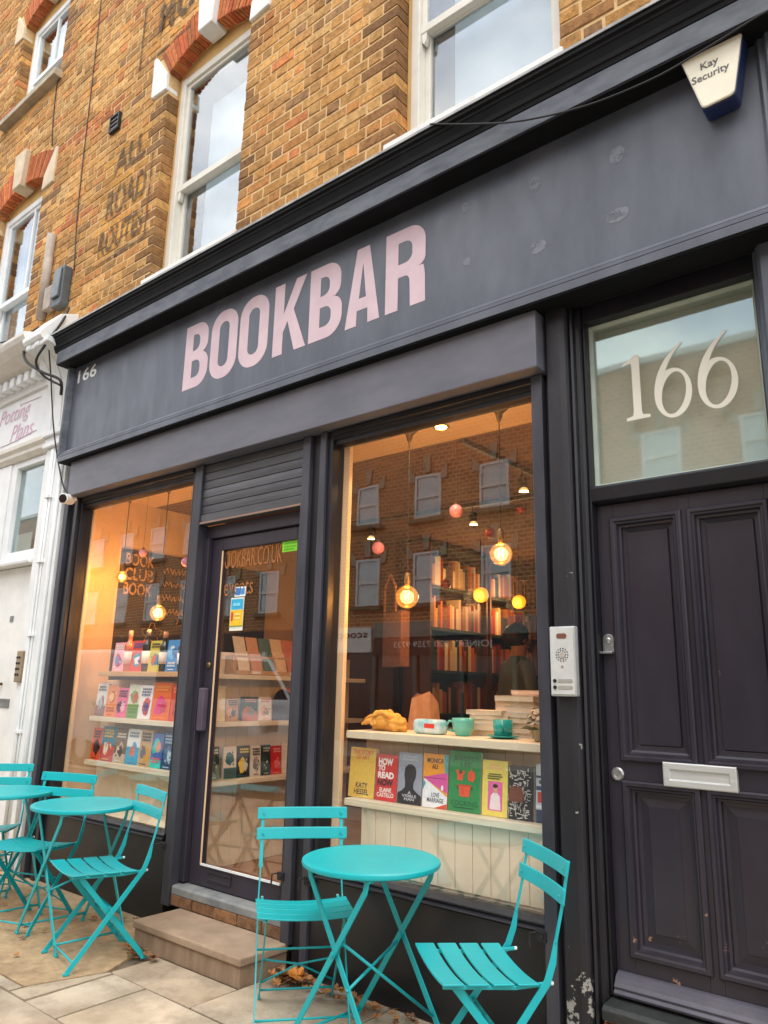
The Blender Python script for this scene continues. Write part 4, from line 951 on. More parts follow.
# ---- things on the upper right shelf
ZS = 1.18
def blob(mb, c, rx, ry, rz_, seed, n=22, amp=.22, fr=5.0):
    from mathutils import noise
    k = len(mb.v); mb.sphere((0, 0, 0), 1.0, n)
    for i in range(k, len(mb.v)):
        v = Vector(mb.v[i]); d = 1 + amp * noise.noise(v * fr * .4 + Vector((seed, 0, 0))) + amp * .7 * abs(noise.noise(v * fr + Vector((0, seed, 0))))
        v *= d; mb.v[i] = (c[0] + v.x * rx, c[1] + v.y * ry, max(c[2] - rz_ * .75, c[2] + v.z * rz_))
a = PY(383, 723, .24)
k = MB(); rs = random.Random(4)
for q_ in range(22):
    cx_, cy_ = a.x + rs.uniform(-.07, .10), .255 + rs.uniform(-.05, .05); zb_ = ZS + .03 + rs.uniform(.01, .065) * (1 - abs(cx_ - a.x) / .14); an = rs.uniform(0, 3.1); ln = rs.uniform(.05, .09)
    pts_ = [(cx_ + cos(an + .9 * t_) * ln * (t_ - .5) * 1.6, cy_ + sin(an + .9 * t_) * ln * (t_ - .5), max(ZS + .014, zb_ + .018 * sin(3.1 * t_) - .01)) for t_ in [j_ / 9 for j_ in range(10)]]
    k.tube(pts_, [.006 + .009 * sin(pi * j_ / 9) for j_ in range(10)], 9)
blob(k, (a.x, .265, ZS + .045), .085, .065, .055, 1.3, amp=.3, fr=5); blob(k, (a.x + .09, .25, ZS + .03), .05, .05, .04, 5.1, amp=.35, fr=6)
tag(k.build('knitted_scarf', paint('mustard_knit', (216, 158, 60), (230, 178, 84), rough=.9, scale=30, bump=.6, bscale=60), None, smooth=True), 'crumpled mustard yellow scarf lying on the upper window shelf', 'scarf')
a = PY(428, 730, .22)
pk = thing('tissue_packet', 'soft white and blue packet with a red band beside the scarf', 'packet', (a.x, .24, ZS + .001), radians(-8))
k = MB(); k.box(-.09, .09, -.045, .045, .0, .072); pb = k.build('wrapper', paint('blue_white_film', (120, 200, 216), (222, 236, 238), rough=.25, scale=14), pk, bevel=.022, seg=4)
MB().add([(.0, -.0458, .03), (.07, -.0458, .03), (.07, -.0458, .052), (.0, -.0458, .052)], [(0, 1, 2, 3)]).build('printed_band', flat((214, 60, 40)), pb)
def mug(px, py, lab, saucer, glaze):
    a = PY(px, py, .26); o = thing('cup' if saucer else 'mug', lab, 'cup', (a.x, .26, ZS), radians(-60))
    z = .012 if saucer else 0
    if saucer: MB().lathe([(.03, 0), (.05, .004), (.078, .012), (.079, .015), (.05, .009), (.003, .008)], 28).build('saucer', glaze, o, smooth=True)
    s = .92 if saucer else 1.0
    pr = [(.028, z), (.036 * s, z + .004), (.05 * s, z + .03), (.055 * s, z + .07), (.0555 * s, z + .085), (.052 * s, z + .085), (.05 * s, z + .06), (.03, z + .012), (.002, z + .010)]
    if saucer: pr = [(.036, z), (.043, z + .004), (.046, z + .04), (.046, z + .075), (.043, z + .075), (.041, z + .02), (.002, z + .012)]
    MB().lathe(pr, 28).build('bowl', glaze, o, smooth=True)
    hx = .05
    MB().tube([(hx - .004, 0, z + .066), (hx + .02, 0, z + .07), (hx + .032, 0, z + .05), (hx + .022, 0, z + .026), (hx - .008, 0, z + .02)], .006, 8).build('handle', glaze, o, smooth=True)
    if not saucer: o.rotation_euler.z = radians(200)
m_aqua = paint('aqua_glaze', (96, 190, 172), (112, 202, 184), rough=.18, coat=.4); m_tealg = paint('teal_glaze', (30, 160, 152), (40, 170, 162), rough=.18, coat=.4)
mug(463, 737, 'wide pale aqua coffee cup without saucer on the window shelf', False, m_aqua)
mug(503, 740, 'deep teal coffee cup on its saucer on the window shelf', True, m_tealg)
# stacks of second-hand paperbacks
pcs = [(226, 214, 200), (206, 188, 170), (232, 224, 214), (196, 172, 150), (214, 200, 188), (222, 206, 186)]
ST2 = [(492, .40, 5, .21, 0, 'paperback lying in the low stack behind the teal cup'), (520, .44, 8, .22, 3, 'paperback lying in the tall stack at the window end'), (537, .50, 9, .2, 5, 'paperback lying in the tallest stack at the back of the shelf')]
for px, yy, n, wd, sd, lab in ST2:
    a = PY(px, 730, yy); r = random.Random(sd); z = ZS
    for i in range(n):
        t = r.uniform(.018, .03); c = r.choice(pcs)
        o = thing('paperback', lab, 'book', (a.x + r.uniform(-.012, .012), yy + r.uniform(-.01, .01), z + .0005), r.uniform(-.12, .12), 'stacked paperbacks on the window shelf')
        k = MB(); k.box(-wd / 2, wd / 2, -.065, .065, 0, .0018).box(-wd / 2, wd / 2, -.065, .065, t - .0018, t).box(-wd / 2 - .001, -wd / 2, -.065, .065, 0, t).build('cover', flat(c), o)
        MB().box(-wd / 2 + .001, wd / 2 - .003, -.063, .063, .0019, t - .0019).build('page_block', flat((214, 192, 164), .85), o)
        z += t + .0008
# vase of dried hydrangea
a = PY(541, 745, .22)
o = thing('hydrangea_pot', 'small pot of pale dried hydrangea flowers at the window end', 'plant', (a.x + .01, .22, ZS))
MB().lathe([(.03, 0), (.038, .005), (.045, .05), (.047, .055), (.042, .055), (.03, .02), (.002, .02)], 20).build('pot', flat((150, 140, 110)), o, smooth=True)
k = MB(); r = random.Random(2)
for i in range(90):
    th, ph = r.uniform(0, 2 * pi), math.acos(r.uniform(-.5, 1)); c = Vector((.06 * sin(ph) * cos(th), .06 * sin(ph) * sin(th), .10 + .055 * cos(ph)))
    u = Vector((r.uniform(-1, 1), r.uniform(-1, 1), r.uniform(-1, 1))).normalized(); v = u.cross(c).normalized()
    s = .016; k.add([c + u * s, c + v * s, c - u * s, c - v * s], [(0, 1, 2, 3)])
tag(k.build('flower_head', paint('dried_petal', (206, 196, 172), (186, 170, 140), rough=.9, scale=30), o), kind='stuff')
k = MB()
for i in range(7):
    an = i * .9; k.add([(.02 * cos(an), .02 * sin(an), .05), (.075 * cos(an - .25), .075 * sin(an - .25), .07), (.10 * cos(an), .10 * sin(an), .055), (.075 * cos(an + .25), .075 * sin(an + .25), .07)], [(0, 1, 2, 3)])
k.build('leaves', flat((96, 104, 70)), o)
# kraft paper bag standing behind the scarf
a = PY(424, 720, .5)
bgm = paint('kraft_paper', (168, 116, 74), (184, 132, 88), rough=.8, scale=20)
k = MB(); k.add([(-.08, -.05, 0), (.08, -.05, 0), (.08, .05, 0), (-.08, .05, 0), (-.072, -.02, .17), (.06, -.03, .21), (.075, .03, .15), (-.07, .03, .2)], [(0, 1, 2, 3), (0, 1, 5, 4), (1, 2, 6, 5), (2, 3, 7, 6), (3, 0, 4, 7)])
bo = k.build('paper_bag', bgm, None); bo.location = (a.x, .5, ZS); tag(bo, 'crumpled brown paper bag standing open behind the scarf', 'bag')
# hanging kraft tote on the left wall of the room
k = MB(); k.box(-.13, .13, -.03, .03, .02, .36)
k.tube([(-.08, -.042, .35), (-.075, -.045, .52), (0, -.045, .60), (.075, -.045, .52), (.08, -.042, .35)], .009, 6)
a = PY(396, 625, .75); bo = k.build('tote_bag', paint('brown_canvas', (84, 50, 30), (100, 62, 40), rough=.9, scale=30), None, bevel=.01); bo.location = (a.x, .75, a.z - .28); bo.rotation_euler = (0, 0, radians(-25)); tag(bo, 'tan tote bag hanging by its handles behind the pendant bulb', 'bag')

# ---- pendants
m_filament = emit('filament', (255, 206, 120), 26.0)
def amber():
    m, t, b = newmat('amber_bulb'); t.nodes.remove(b); out = t.nodes['Material Output']
    tr = N(t, 'ShaderNodeBsdfTransparent'); tr.inputs[0].default_value = (1, .55, .16, 1); em = N(t, 'ShaderNodeEmission', Strength=.75); em.inputs[0].default_value = (1, .33, .035, 1)
    gl = N(t, 'ShaderNodeBsdfGlossy', Roughness=.05); fr_ = N(t, 'ShaderNodeFresnel', IOR=1.45); ad = N(t, 'ShaderNodeMixShader'); ad.inputs[0].default_value = .5; ms = N(t, 'ShaderNodeMixShader')
    t.links.new(tr.outputs[0], ad.inputs[1]); t.links.new(em.outputs[0], ad.inputs[2]); t.links.new(fr_.outputs[0], ms.inputs[0]); t.links.new(ad.outputs[0], ms.inputs[1]); t.links.new(gl.outputs[0], ms.inputs[2]); t.links.new(ms.outputs[0], out.inputs[0])
    return m
m_amber = amber()
def pendant(px, py, y, r, lab, watts):
    p = PY(px, py, y); o = thing('pendant_lamp', lab, 'lamp', (p.x, y, CZ))
    d = CZ - p.z
    MB().lathe([(.005, -.10), (.014, -.085), (.022, -.05), (.058, -.016), (.062, 0)], 20).build('ceiling_rose', m_brass, o, smooth=True)
    MB().tube([(0, 0, -.06), (0, 0, -d + r + .06)], .0035, 6).build('flex', m_cable, o)
    MB().lathe([(.008, -d + r + .075), (.017, -d + r + .065), (.019, -d + r + .03), (.015, -d + r + .0), (.017, -d + r - .012)], 16).build('lamp_holder', m_brass, o, smooth=True)
    b_ = MB().sphere((0, 0, -d), r, 18).build('bulb', m_amber, o, smooth=True)
    MB().tube([(-.012, 0, -d + r * .5), (-.014, 0, -d - r * .35), (0, .008, -d + r * .25), (.012, 0, -d - r * .35), (.014, 0, -d + r * .45)], .0035, 6).build('filament', m_filament, b_)
    l = bpy.data.lights.new('pendant_glow', 'POINT'); l.energy = watts; l.color = (1, .74, .48); l.shadow_soft_size = r * .7
    lo_ = bpy.data.objects.new('pendant_glow', l); attach(lo_, o); lo_.location = (0, 0, -d)
pendant(407, 597, .40, .066, 'amber globe pendant bulb hanging low by the kraft tote', 13)
pendant(501, 554, .40, .060, 'amber globe pendant bulb on a shorter flex by the black shutter rail', 13)
pendant(122, 577, .30, .045, 'small amber globe pendant bulb over the left display wall', 8)
pendant(158, 613, .30, .060, 'amber globe pendant bulb hanging low in the book club window', 17)
m_bauble = paint('pink_bauble', (226, 142, 176), (236, 160, 190), rough=.15, coat=.6, rvar=.04)
m_red = paint('red_bauble', (190, 60, 56), (206, 76, 66), rough=.2, coat=.5, rvar=.04)
def bauble(px, py, y, r, m, lab, grp=None):
    p = PY(px, py, y); o = thing('bauble', lab, 'bauble', (p.x, y, CZ), 0, grp); d = CZ - p.z
    MB().sphere((0, 0, -d), r, 14).build('ball', m, o, smooth=True)
    MB().lathe([(.011, -d + r * .96), (.011, -d + r + .012)], 10).build('cap', m_brass, o); MB().tube([(0, 0, -d + r + .01), (0, 0, 0)], .0012, 4).build('thread', m_cable, o)
bauble(378, 548, .75, .042, m_bauble, 'pink bauble hanging near the pale window upright')
bauble(456, 511, .75, .042, m_bauble, 'pink bauble hanging between the two large amber bulbs')
bauble(143, 553, .30, .032, m_bauble, 'pink bauble hanging in front of the BOOK CLUB board')
bauble(186, 562, .30, .036, m_bauble, 'pink bauble hanging beside the shop door jamb')
for px, py, y in ((450, 462, 2.4), (404, 522, 2.6), (433, 515, 2.9), (471, 499, 2.8), (490, 533, 2.2), (479, 482, 3.2), (446, 584, 2.6), (521, 510, 2.6), (531, 512, 2.9), (512, 478, 2.2)):
    bauble(px, py, y, .045, m_red, 'small red bauble strung under the ceiling deep inside the shop', 'red baubles deep in the shop')
# ---- track lights
def track(pts, heads, lab):
    o = thing('track_light', lab, 'light', tuple(pts[0]), world=True)
    MB().strap(pts, .035, .03, (0, 0, 1)).build('rail', m_darkmetal, o)
    for hx, hy, on in heads:
        h = MB(); h.tube([(hx, hy, CZ - .03), (hx, hy, CZ - .10)], .008, 6).tube([(hx, hy, CZ - .10), (hx + .05, hy - .07, CZ - .20)], .035, 12).build('spot_head', m_darkmetal, o)
        if on: MB().lathe([(.03, 0), (.03, .004)], 12, (hx + .052, hy - .074, CZ - .207)).build('lens', emit('spot_lens', (255, 200, 120), 14), o)
track([(-2.45, .75, CZ - .016), (-2.45, 5.2, CZ - .016)], [(-2.45, 1.5, True), (-2.45, 2.8, True), (-2.45, 4.0, False)], 'black spotlight track running from the window to the back of the shop')
track([(-5.2, 2.2, CZ - .016), (-2.47, 2.2, CZ - .016)], [(-4.4, 2.2, True), (-3.3, 2.2, True)], 'black spotlight track running across the shop')
dl = thing('downlight', 'small lit recessed ceiling downlight between the pendant roses', 'light', (-2.38, .55, CZ), world=True)
p = PY(441, 432.5, .5)
MB().lathe([(.05, -.004), (.05, 0), (.04, -.0005)], 20, (p.x, .5, CZ - .0005)).build('trim', m_brass, dl); MB().lathe([(.034, -.008), (.034, -.0045)], 16, (p.x, .5, CZ - .0005)).build('lens', emit('downlight_lens', (255, 190, 90), 25), dl)
l = bpy.data.lights.new('downlight_beam', 'SPOT'); l.energy = 14; l.color = (1, .66, .34); l.spot_size = radians(120); l.shadow_soft_size = .04; lo_ = bpy.data.objects.new('downlight_beam', l); attach(lo_, dl); lo_.location = (p.x, .5, CZ - .02)
# domed shade and globe lamp further in
def shade(px, py, y, rad, lab, watts):
    p = PY(px, py, y); o = thing('dome_pendant', lab, 'lamp', (p.x, y, CZ)); d = CZ - p.z
    MB().lathe([(.02, -d + .1), (.05, -d + .095), (rad * .6, -d + .06), (rad, -d), (rad * .97, -d), (rad * .55, -d + .05), (.02, -d + .08)], 24).build('shade', paint('amber_shade', (230, 150, 50), (240, 170, 70), rough=.4), o, smooth=True)
    MB().tube([(0, 0, -d + .1), (0, 0, 0)], .006, 6).build('flex', m_cable, o); MB().sphere((0, 0, -d + .015), .04, 10).build('bulb', emit('dome_bulb', (255, 190, 90), 18), o)
    l = bpy.data.lights.new('dome_glow', 'POINT'); l.energy = watts; l.color = (1, .58, .25); l.shadow_soft_size = .05; lo_ = bpy.data.objects.new('dome_glow', l); attach(lo_, o); lo_.location = (0, 0, -d - .06)
shade(368, 494, 2.6, .22, 'amber domed pendant shade hanging deep in the shop', 6)
def globe(px, py, y, lab, watts):
    p = PY(px, py, y); o = thing('globe_lamp', lab, 'lamp', (p.x, y, CZ)); d = CZ - p.z
    MB().sphere((0, 0, -d), .078, 16).build('globe', emit('globe_opal', (255, 150, 26), .75), o, smooth=True); MB().tube([(0, 0, -d + .1), (0, 0, 0)], .006, 6).build('flex', m_cable, o)
    l = bpy.data.lights.new('globe_glow', 'POINT'); l.energy = watts; l.color = (1, .60, .25); l.shadow_soft_size = .1; lo_ = bpy.data.objects.new('globe_glow', l); attach(lo_, o); lo_.location = (0, -.15, -d - .05)
globe(481, 595, 3.6, 'round yellow opal globe lamp in front of the bookcases', 5)
globe(519, 602, 4.6, 'round yellow opal globe lamp beside the bottle shelves', 5)

# ---- bookcases along the left wall and bottles at the back
m_case = paint('bookcase_brown', (92, 54, 34), (110, 68, 44), rough=.6, scale=4, stretch=(1, 1, .3))
spc = [(204, 150, 96), (196, 120, 70), (160, 60, 40), (222, 190, 150), (120, 70, 50), (206, 96, 50), (214, 168, 110), (90, 60, 50), (170, 100, 60), (226, 206, 176), (60, 70, 70), (150, 40, 36)]
spine_meshes = []
for i, c in enumerate(spc):
    spine_meshes.append(MB().box(0, .16, 0, 1, 0, 1).mesh('spine', flat(c)))
def bookcase(y0, y1, lab, seed, n_sh=6):
    o = thing('bookcase', lab, 'bookcase', (-4.58, (y0 + y1) / 2, FZ), world=True); r = random.Random(seed)
    x0, x1 = -4.755, -4.42
    MB().box(x0, x0 + .02, y0, y1, FZ + .001, 2.88).build('back_panel', m_case, o)
    for yy in (y0, y1 - .03): MB().box(x0 + .02, x1, yy, yy + .03, FZ + .001, 2.88).build('side_panel', m_case, o)
    for i in range(n_sh + 1):
        z = FZ + .05 + i * (2.78 - FZ) / n_sh
        MB().box(x0 + .02, x1 + .005, y0 + .03, y1 - .03, z, z + .03).build('shelf', m_darkroom, o)
        if i < n_sh and i >= 2:
            y = y0 + .04
            while y < y1 - .08:
                t = r.uniform(.03, .062); h = r.uniform(.20, .33); k = r.randrange(len(spc))
                b_ = bpy.data.objects.new('shelved_book', spine_meshes[k]); COL.objects.link(b_); b_.location = (x0 + .13, y, z + .0305); b_.scale = (1, t - .002, h)
                tag(b_, 'upright book with warm spine packed on the far bookcases', 'book', 'books packed on the far bookcases'); y += t
bookcase(3.15, 4.25, 'brown bookcase of packed spines nearest the tote bag', 1)
bookcase(4.3, 5.4, 'brown bookcase of packed spines next to the shop counter', 2)
bookcase(5.45, 6.9, 'brown bookcase of packed spines behind the shop counter', 3)
bs = thing('bottle_shelves', 'dark wall shelves of wine bottles across the back of the shop', 'shelving', (-3.4, IY1 - .2, FZ), world=True)
bmesh_ = MB().lathe([(.034, 0), (.037, .004), (.037, .19), (.02, .225), (.0145, .24), (.0145, .31)], 8).mesh('back_bottle', paint('bottle_back', (44, 34, 24), (60, 46, 30), rough=.15))
for z in (1.85, 2.3):
    MB().box(-4.7, -1.9, IY1 - .22, IY1 - .002, z, z + .03).build('shelf', m_case, bs)
    for i in range(22):
        b_ = bpy.data.objects.new('wine_bottle', bmesh_); COL.objects.link(b_); b_.location = (-4.65 + i * .117, IY1 - .12, z + .031); tag(b_, 'dark wine bottle lined up on the back wall shelves', 'bottle', 'bottles on the back wall')
ct = thing('counter', 'dark green shop counter with timber top across the back', 'counter', (-3.4, 5.6, FZ), world=True)
MB().box(-4.3, -2.0, 5.6, 6.05, FZ + .001, 1.28).build('front', m_darkroom, ct); MB().box(-4.35, -1.95, 5.54, 6.1, 1.281, 1.33).build('top', m_case, ct, bevel=.01)
tb = thing('display_table', 'wooden display table piled with books in the middle of the shop', 'table', (-3.2, 2.2, FZ), world=True)
MB().box(-3.9, -2.5, 1.8, 2.7, .98, 1.02).build('top', m_case, tb, bevel=.006)
for x in (-3.85, -2.6):
    for y in (1.85, 2.6): MB().box(x, x + .05, y, y + .05, FZ + .001, .979).build('leg', m_case, tb)
r = random.Random(5)
for i in range(22):
    x, y = -3.8 + (i % 6) * .23, 1.9 + (i // 6) * .22; h = r.uniform(.02, .10)
    b_ = MB().box(-.07, .07, -.1, .1, 0, h).build('table_book', flat(r.choice(spc)), None, bevel=.002); b_.location = (x, y, 1.0205); b_.rotation_euler.z = r.uniform(-.2, .2)
    tag(b_, 'book lying flat on the inner display table', 'book', 'books on the inner display table')
# ---- blackboard on the left wall
BB = thing('blackboard', 'large chalkboard lettered BOOK CLUB BOOK on the left shop wall', 'blackboard', (IX0 + .01, 1.4, 1.3), world=True)
xb = IX0 + .022
MB().box(IX0 + .002, xb, .46, 2.1, 1.30, 2.515).build('board', paint('chalkboard', (46, 38, 32), (58, 48, 40), rough=.6, scale=3), BB)
k = MB(); m_chalk = worn('chalk', (206, 160, 104), .50)
for body, y0, y1, z0, z1 in (('BOOK', .50, .78, 2.38, 2.485), ('CLUB', .50, .78, 2.255, 2.36), ('BOOK', .50, .78, 2.13, 2.235)):
    text_into(k, body, (xb + .001, y0, z0), (0, y1 - y0, 0), (0, 0, z1 - z0), bold=.02 if body.isupper() else 0)
r = random.Random(9)
for i in range(16):
    cy, cz, rad = r.uniform(.72, 1.5), r.uniform(1.55, 2.0), r.uniform(.03, .09)
    pts = [(xb + .003, cy + rad * (1 + .3 * sin(5 * t)) * cos(t), cz + rad * (1 + .3 * sin(5 * t)) * sin(t)) for t in [j * .35 for j in range(18)]]
    k.tube(pts, .0035, 4)
for zr in (2.38, 2.26, 2.14, 2.02):
    k.tube([(xb + .003, 0.88 + j * .012, zr + .03 * sin(j * 1.9 + zr * 9) * (1 if j % 5 else .1)) for j in range(32)], .004, 4)
k.build('chalk_writing', m_chalk, BB)
# ---- person inside the shop, seen from behind
def person(loc, rz):
    o = thing('person', 'person in a grey green top with dark hair standing inside the shop', 'person', loc, rz)
    V = {'pelvis': (0, 0, .95), 'waist': (0, 0, 1.08), 'chest': (0, .01, 1.28), 'neck': (0, .0, 1.46), 'skull': (0, -.015, 1.52), 'head': (0, -.02, 1.60), 'crown': (0, -.015, 1.67),
         'hipL': (-.09, 0, .9), 'kneeL': (-.1, -.02, .5), 'ankL': (-.1, .02, .09), 'toeL': (-.105, -.13, .03), 'hipR': (.09, 0, .9), 'kneeR': (.1, -.03, .5), 'ankR': (.1, .02, .09), 'toeR': (.105, -.13, .03),
         'shL': (-.17, .01, 1.38), 'elL': (-.25, .02, 1.12), 'wrL': (-.20, -.16, 1.02), 'haL': (-.17, -.23, 1.03), 'shR': (.17, .01, 1.38), 'elR': (.25, .02, 1.12), 'wrR': (.2, -.16, 1.02), 'haR': (.17, -.23, 1.03)}
    Rd = dict(pelvis=.15, waist=.135, chest=.15, neck=.055, skull=.075, head=.098, crown=.07, hipL=.09, kneeL=.062, ankL=.045, toeL=.035, hipR=.09, kneeR=.062, ankR=.045, toeR=.035, shL=.068, elL=.05, wrL=.034, haL=.03, shR=.068, elR=.05, wrR=.034, haR=.03)
    Eg = [('pelvis', 'waist'), ('waist', 'chest'), ('chest', 'neck'), ('neck', 'skull'), ('skull', 'head'), ('head', 'crown'), ('pelvis', 'hipL'), ('hipL', 'kneeL'), ('kneeL', 'ankL'), ('ankL', 'toeL'), ('pelvis', 'hipR'), ('hipR', 'kneeR'), ('kneeR', 'ankR'), ('ankR', 'toeR'), ('chest', 'shL'), ('shL', 'elL'), ('elL', 'wrL'), ('wrL', 'haL'), ('chest', 'shR'), ('shR', 'elR'), ('elR', 'wrR'), ('wrR', 'haR')]
    # five fingers on each hand
    for s, h in ((-1, 'L'), (1, 'R')):
        hp = Vector(V['ha' + h])
        for i in range(5):
            a = hp + Vector((s * (-.028 + .014 * i), -.03 if i else .0, .004)); b_ = a + Vector((s * (-.004 if i else -.03), -.045 + .006 * abs(i - 2), -.012)); c = b_ + Vector((0, -.02, -.025))
            for nm, p, rd in (('a', a, .010), ('b', b_, .009), ('c', c, .007)): V['f%s%d%s' % (h, i, nm)] = tuple(p); Rd['f%s%d%s' % (h, i, nm)] = rd
            Eg += [('ha' + h, 'f%s%da' % (h, i)), ('f%s%da' % (h, i), 'f%s%db' % (h, i)), ('f%s%db' % (h, i), 'f%s%dc' % (h, i))]
    keys = list(V); me = bpy.data.meshes.new('body'); me.from_pydata([V[k] for k in keys], [(keys.index(a), keys.index(b_)) for a, b_ in Eg], [])
    b = bpy.data.objects.new('body', me); attach(b, o)
    sk = b.modifiers.new('skin', 'SKIN'); b.modifiers.new('sub', 'SUBSURF').levels = 2; b.modifiers['sub'].render_levels = 2; sk.use_smooth_shade = True
    for i, k in enumerate(keys):
        d = me.skin_vertices[0].data[i]; d.radius = (Rd[k], Rd[k] * (.72 if k in ('pelvis', 'waist', 'chest') else 1)); d.use_root = k == 'pelvis'
    m, t, bs_ = newmat('body_and_clothes')
    tcn = N(t, 'ShaderNodeTexCoord'); sp = N(t, 'ShaderNodeSeparateXYZ'); t.links.new(tcn.outputs['Object'], sp.inputs[0])
    rp = N(t, 'ShaderNodeValToRGB'); rp.color_ramp.interpolation = 'CONSTANT'; e = rp.color_ramp.elements
    e[0].position = 0; e[0].color = lin((30, 28, 28)); e[1].position = .06 / 1.8; e[1].color = lin((44, 48, 60))
    x = e.new(.93 / 1.8); x.color = lin((104, 116, 108)); x = e.new(1.455 / 1.8); x.color = lin((198, 146, 116))
    dv = N(t, 'ShaderNodeMath', operation='DIVIDE'); dv.inputs[1].default_value = 1.8; t.links.new(sp.outputs['Z'], dv.inputs[0]); t.links.new(dv.outputs[0], rp.inputs[0]); t.links.new(rp.outputs[0], bs_.inputs['Base Color']); bs_.inputs['Roughness'].default_value = .8
    me.materials.append(m)
    hr = MB(); blob(hr, (0, .012, 1.625), .112, .118, .115, 3.3, n=16, amp=.1, fr=6)
    hr.v = [(x, y if not (y < -.055 and z < 1.63) else -.055, z) for x, y, z in hr.v]
    hr.build('hair', paint('dark_hair', (28, 22, 20), (40, 32, 28), rough=.5, scale=30, stretch=(6, 6, 1)), o, smooth=True)
    fc = MB(); 
    for s in (-1, 1): fc.sphere((s * .034, -.112, 1.605), .011, 8); fc.sphere((s * .099, -.005, 1.59), .018, 8, sq=(.5, 1, 1.5))
    fc.tube([(0, -.112, 1.605), (0, -.134, 1.572), (0, -.115, 1.562)], [.007, .014, .009], 8); fc.tube([(-.024, -.106, 1.535), (0, -.113, 1.533), (.024, -.106, 1.535)], .006, 6)
    fc.build('face', flat((176, 118, 96)), o, smooth=True)
pp = PY(517, 612, 2.9); person((pp.x, 2.9, FZ + .002), radians(150))

# ================================================================== TABLES AND CHAIRS
def make_chair():
    o = thing('folding_chair', '', 'chair')
    W = .42
    def slat(y, z, wd, dip, ang, name, half):
        n = 10; vs = []; t = .0075
        for i in range(n + 1):
            u = -1 + 2 * i / n; x = u * half; zz = z - dip * (1 - u * u)
            for a, b_ in ((-1, -1), (1, -1), (1, 1), (-1, 1)):
                dy, dz = a * wd / 2, b_ * t / 2
                vs.append((x, y + dy * cos(ang) - dz * sin(ang), zz + dy * sin(ang) + dz * cos(ang)))
        fs = [(4 * i + k, 4 * i + (k + 1) % 4, 4 * i + 4 + (k + 1) % 4, 4 * i + 4 + k) for i in range(n) for k in range(4)] + [[3, 2, 1, 0], [4 * n + j for j in range(4)]]
        return MB().add(vs, fs).build(name, m_teal, o, bevel=.003)
    for i in range(4): slat(-.165 + i * .087, .450 - i * .003, .074, .015, radians(-1.5), 'seat_slat', W / 2)
    def back(z, y, wd):
        n = 10; vs = []; t = .008
        for i in range(n + 1):
            u = -1 + 2 * i / n; x = u * .218; yy = y + .014 * (1 - u * u)
            for a, b_ in ((-1, -1), (1, -1), (1, 1), (-1, 1)): vs.append((x, yy + a * t / 2 + b_ * wd / 2 * .17, z + b_ * wd / 2))
        fs = [(4 * i + k, 4 * i + (k + 1) % 4, 4 * i + 4 + (k + 1) % 4, 4 * i + 4 + k) for i in range(n) for k in range(4)] + [[3, 2, 1, 0], [4 * n + j for j in range(4)]]
        return MB().add(vs, fs).build('back_slat', m_teal, o, bevel=.003)
    for z, y in ((.795, .243), (.705, .227)):
        b_ = back(z, y, .052)
        rv = MB()
        for s in (-1, 1): rv.lathe([(.006, -.0095), (.005, -.012), (.001, -.0125)], 8, (s * .188, y + .002, z), axis='y')
        rv.build('rivet', m_teal, b_)
    for s in (-1, 1):
        x = s * .192
        MB().strap([(x, .258, .82), (x, .225, .66), (x, .200, .56)], .017, .006, (1, 0, 0)).build('back_upright', m_teal, o, bevel=.0015)
        MB().strap([(x, .202, .568), (x + s * .002, .188, .50), (x + s * .004, .165, .44), (x + s * .006, -.178, .012)], [.012, .024, .026, .026], .006, (0, 1, .9)).build('leg', m_teal, o, bevel=.0015)
        xi = s * .168
        MB().strap([(xi, -.15, .432), (xi, .212, .012)], .026, .006, (0, 1, .9)).build('leg', m_teal, o, bevel=.0015)
        MB().strap([(xi + s * .01, -.195, .436), (xi + s * .01, .06, .424), (xi + s * .01, .185, .432)], .012, .012, (1, 0, 0)).build('seat_rail', m_teal, o, bevel=.002)
        MB().lathe([(.0065, 0), (.0065, .010), (.004, .012)], 8, (xi + s * .01, .183, .432), axis='y').build('end_cap', m_tealcap, o)
        for y, xx in ((-.181, x + s * .006), (.215, xi)): MB().box(xx - .006, xx + .006, y - .016, y + .016, 0, .014).build('foot', m_teal, o, bevel=.003)
    rods = MB(); 
    MB().tube([(-.198, -.150, .048), (.198, -.150, .048)], .005, 8).build('stretcher', m_teal, o, smooth=True)
    MB().tube([(-.168, .184, .046), (.168, .184, .046)], .005, 8).build('stretcher', m_teal, o, smooth=True)
    MB().tube([(-.196, .025, .262), (.196, .025, .262)], .005, 8).build('stretcher', m_teal, o, smooth=True)
    for s in (-1, 1): MB().tube([(s * .168, .155, .085), (0, .115, .17), (-s * .168, .05, .215)], .0045, 8).build('brace', m_teal, o, smooth=True)
    return o
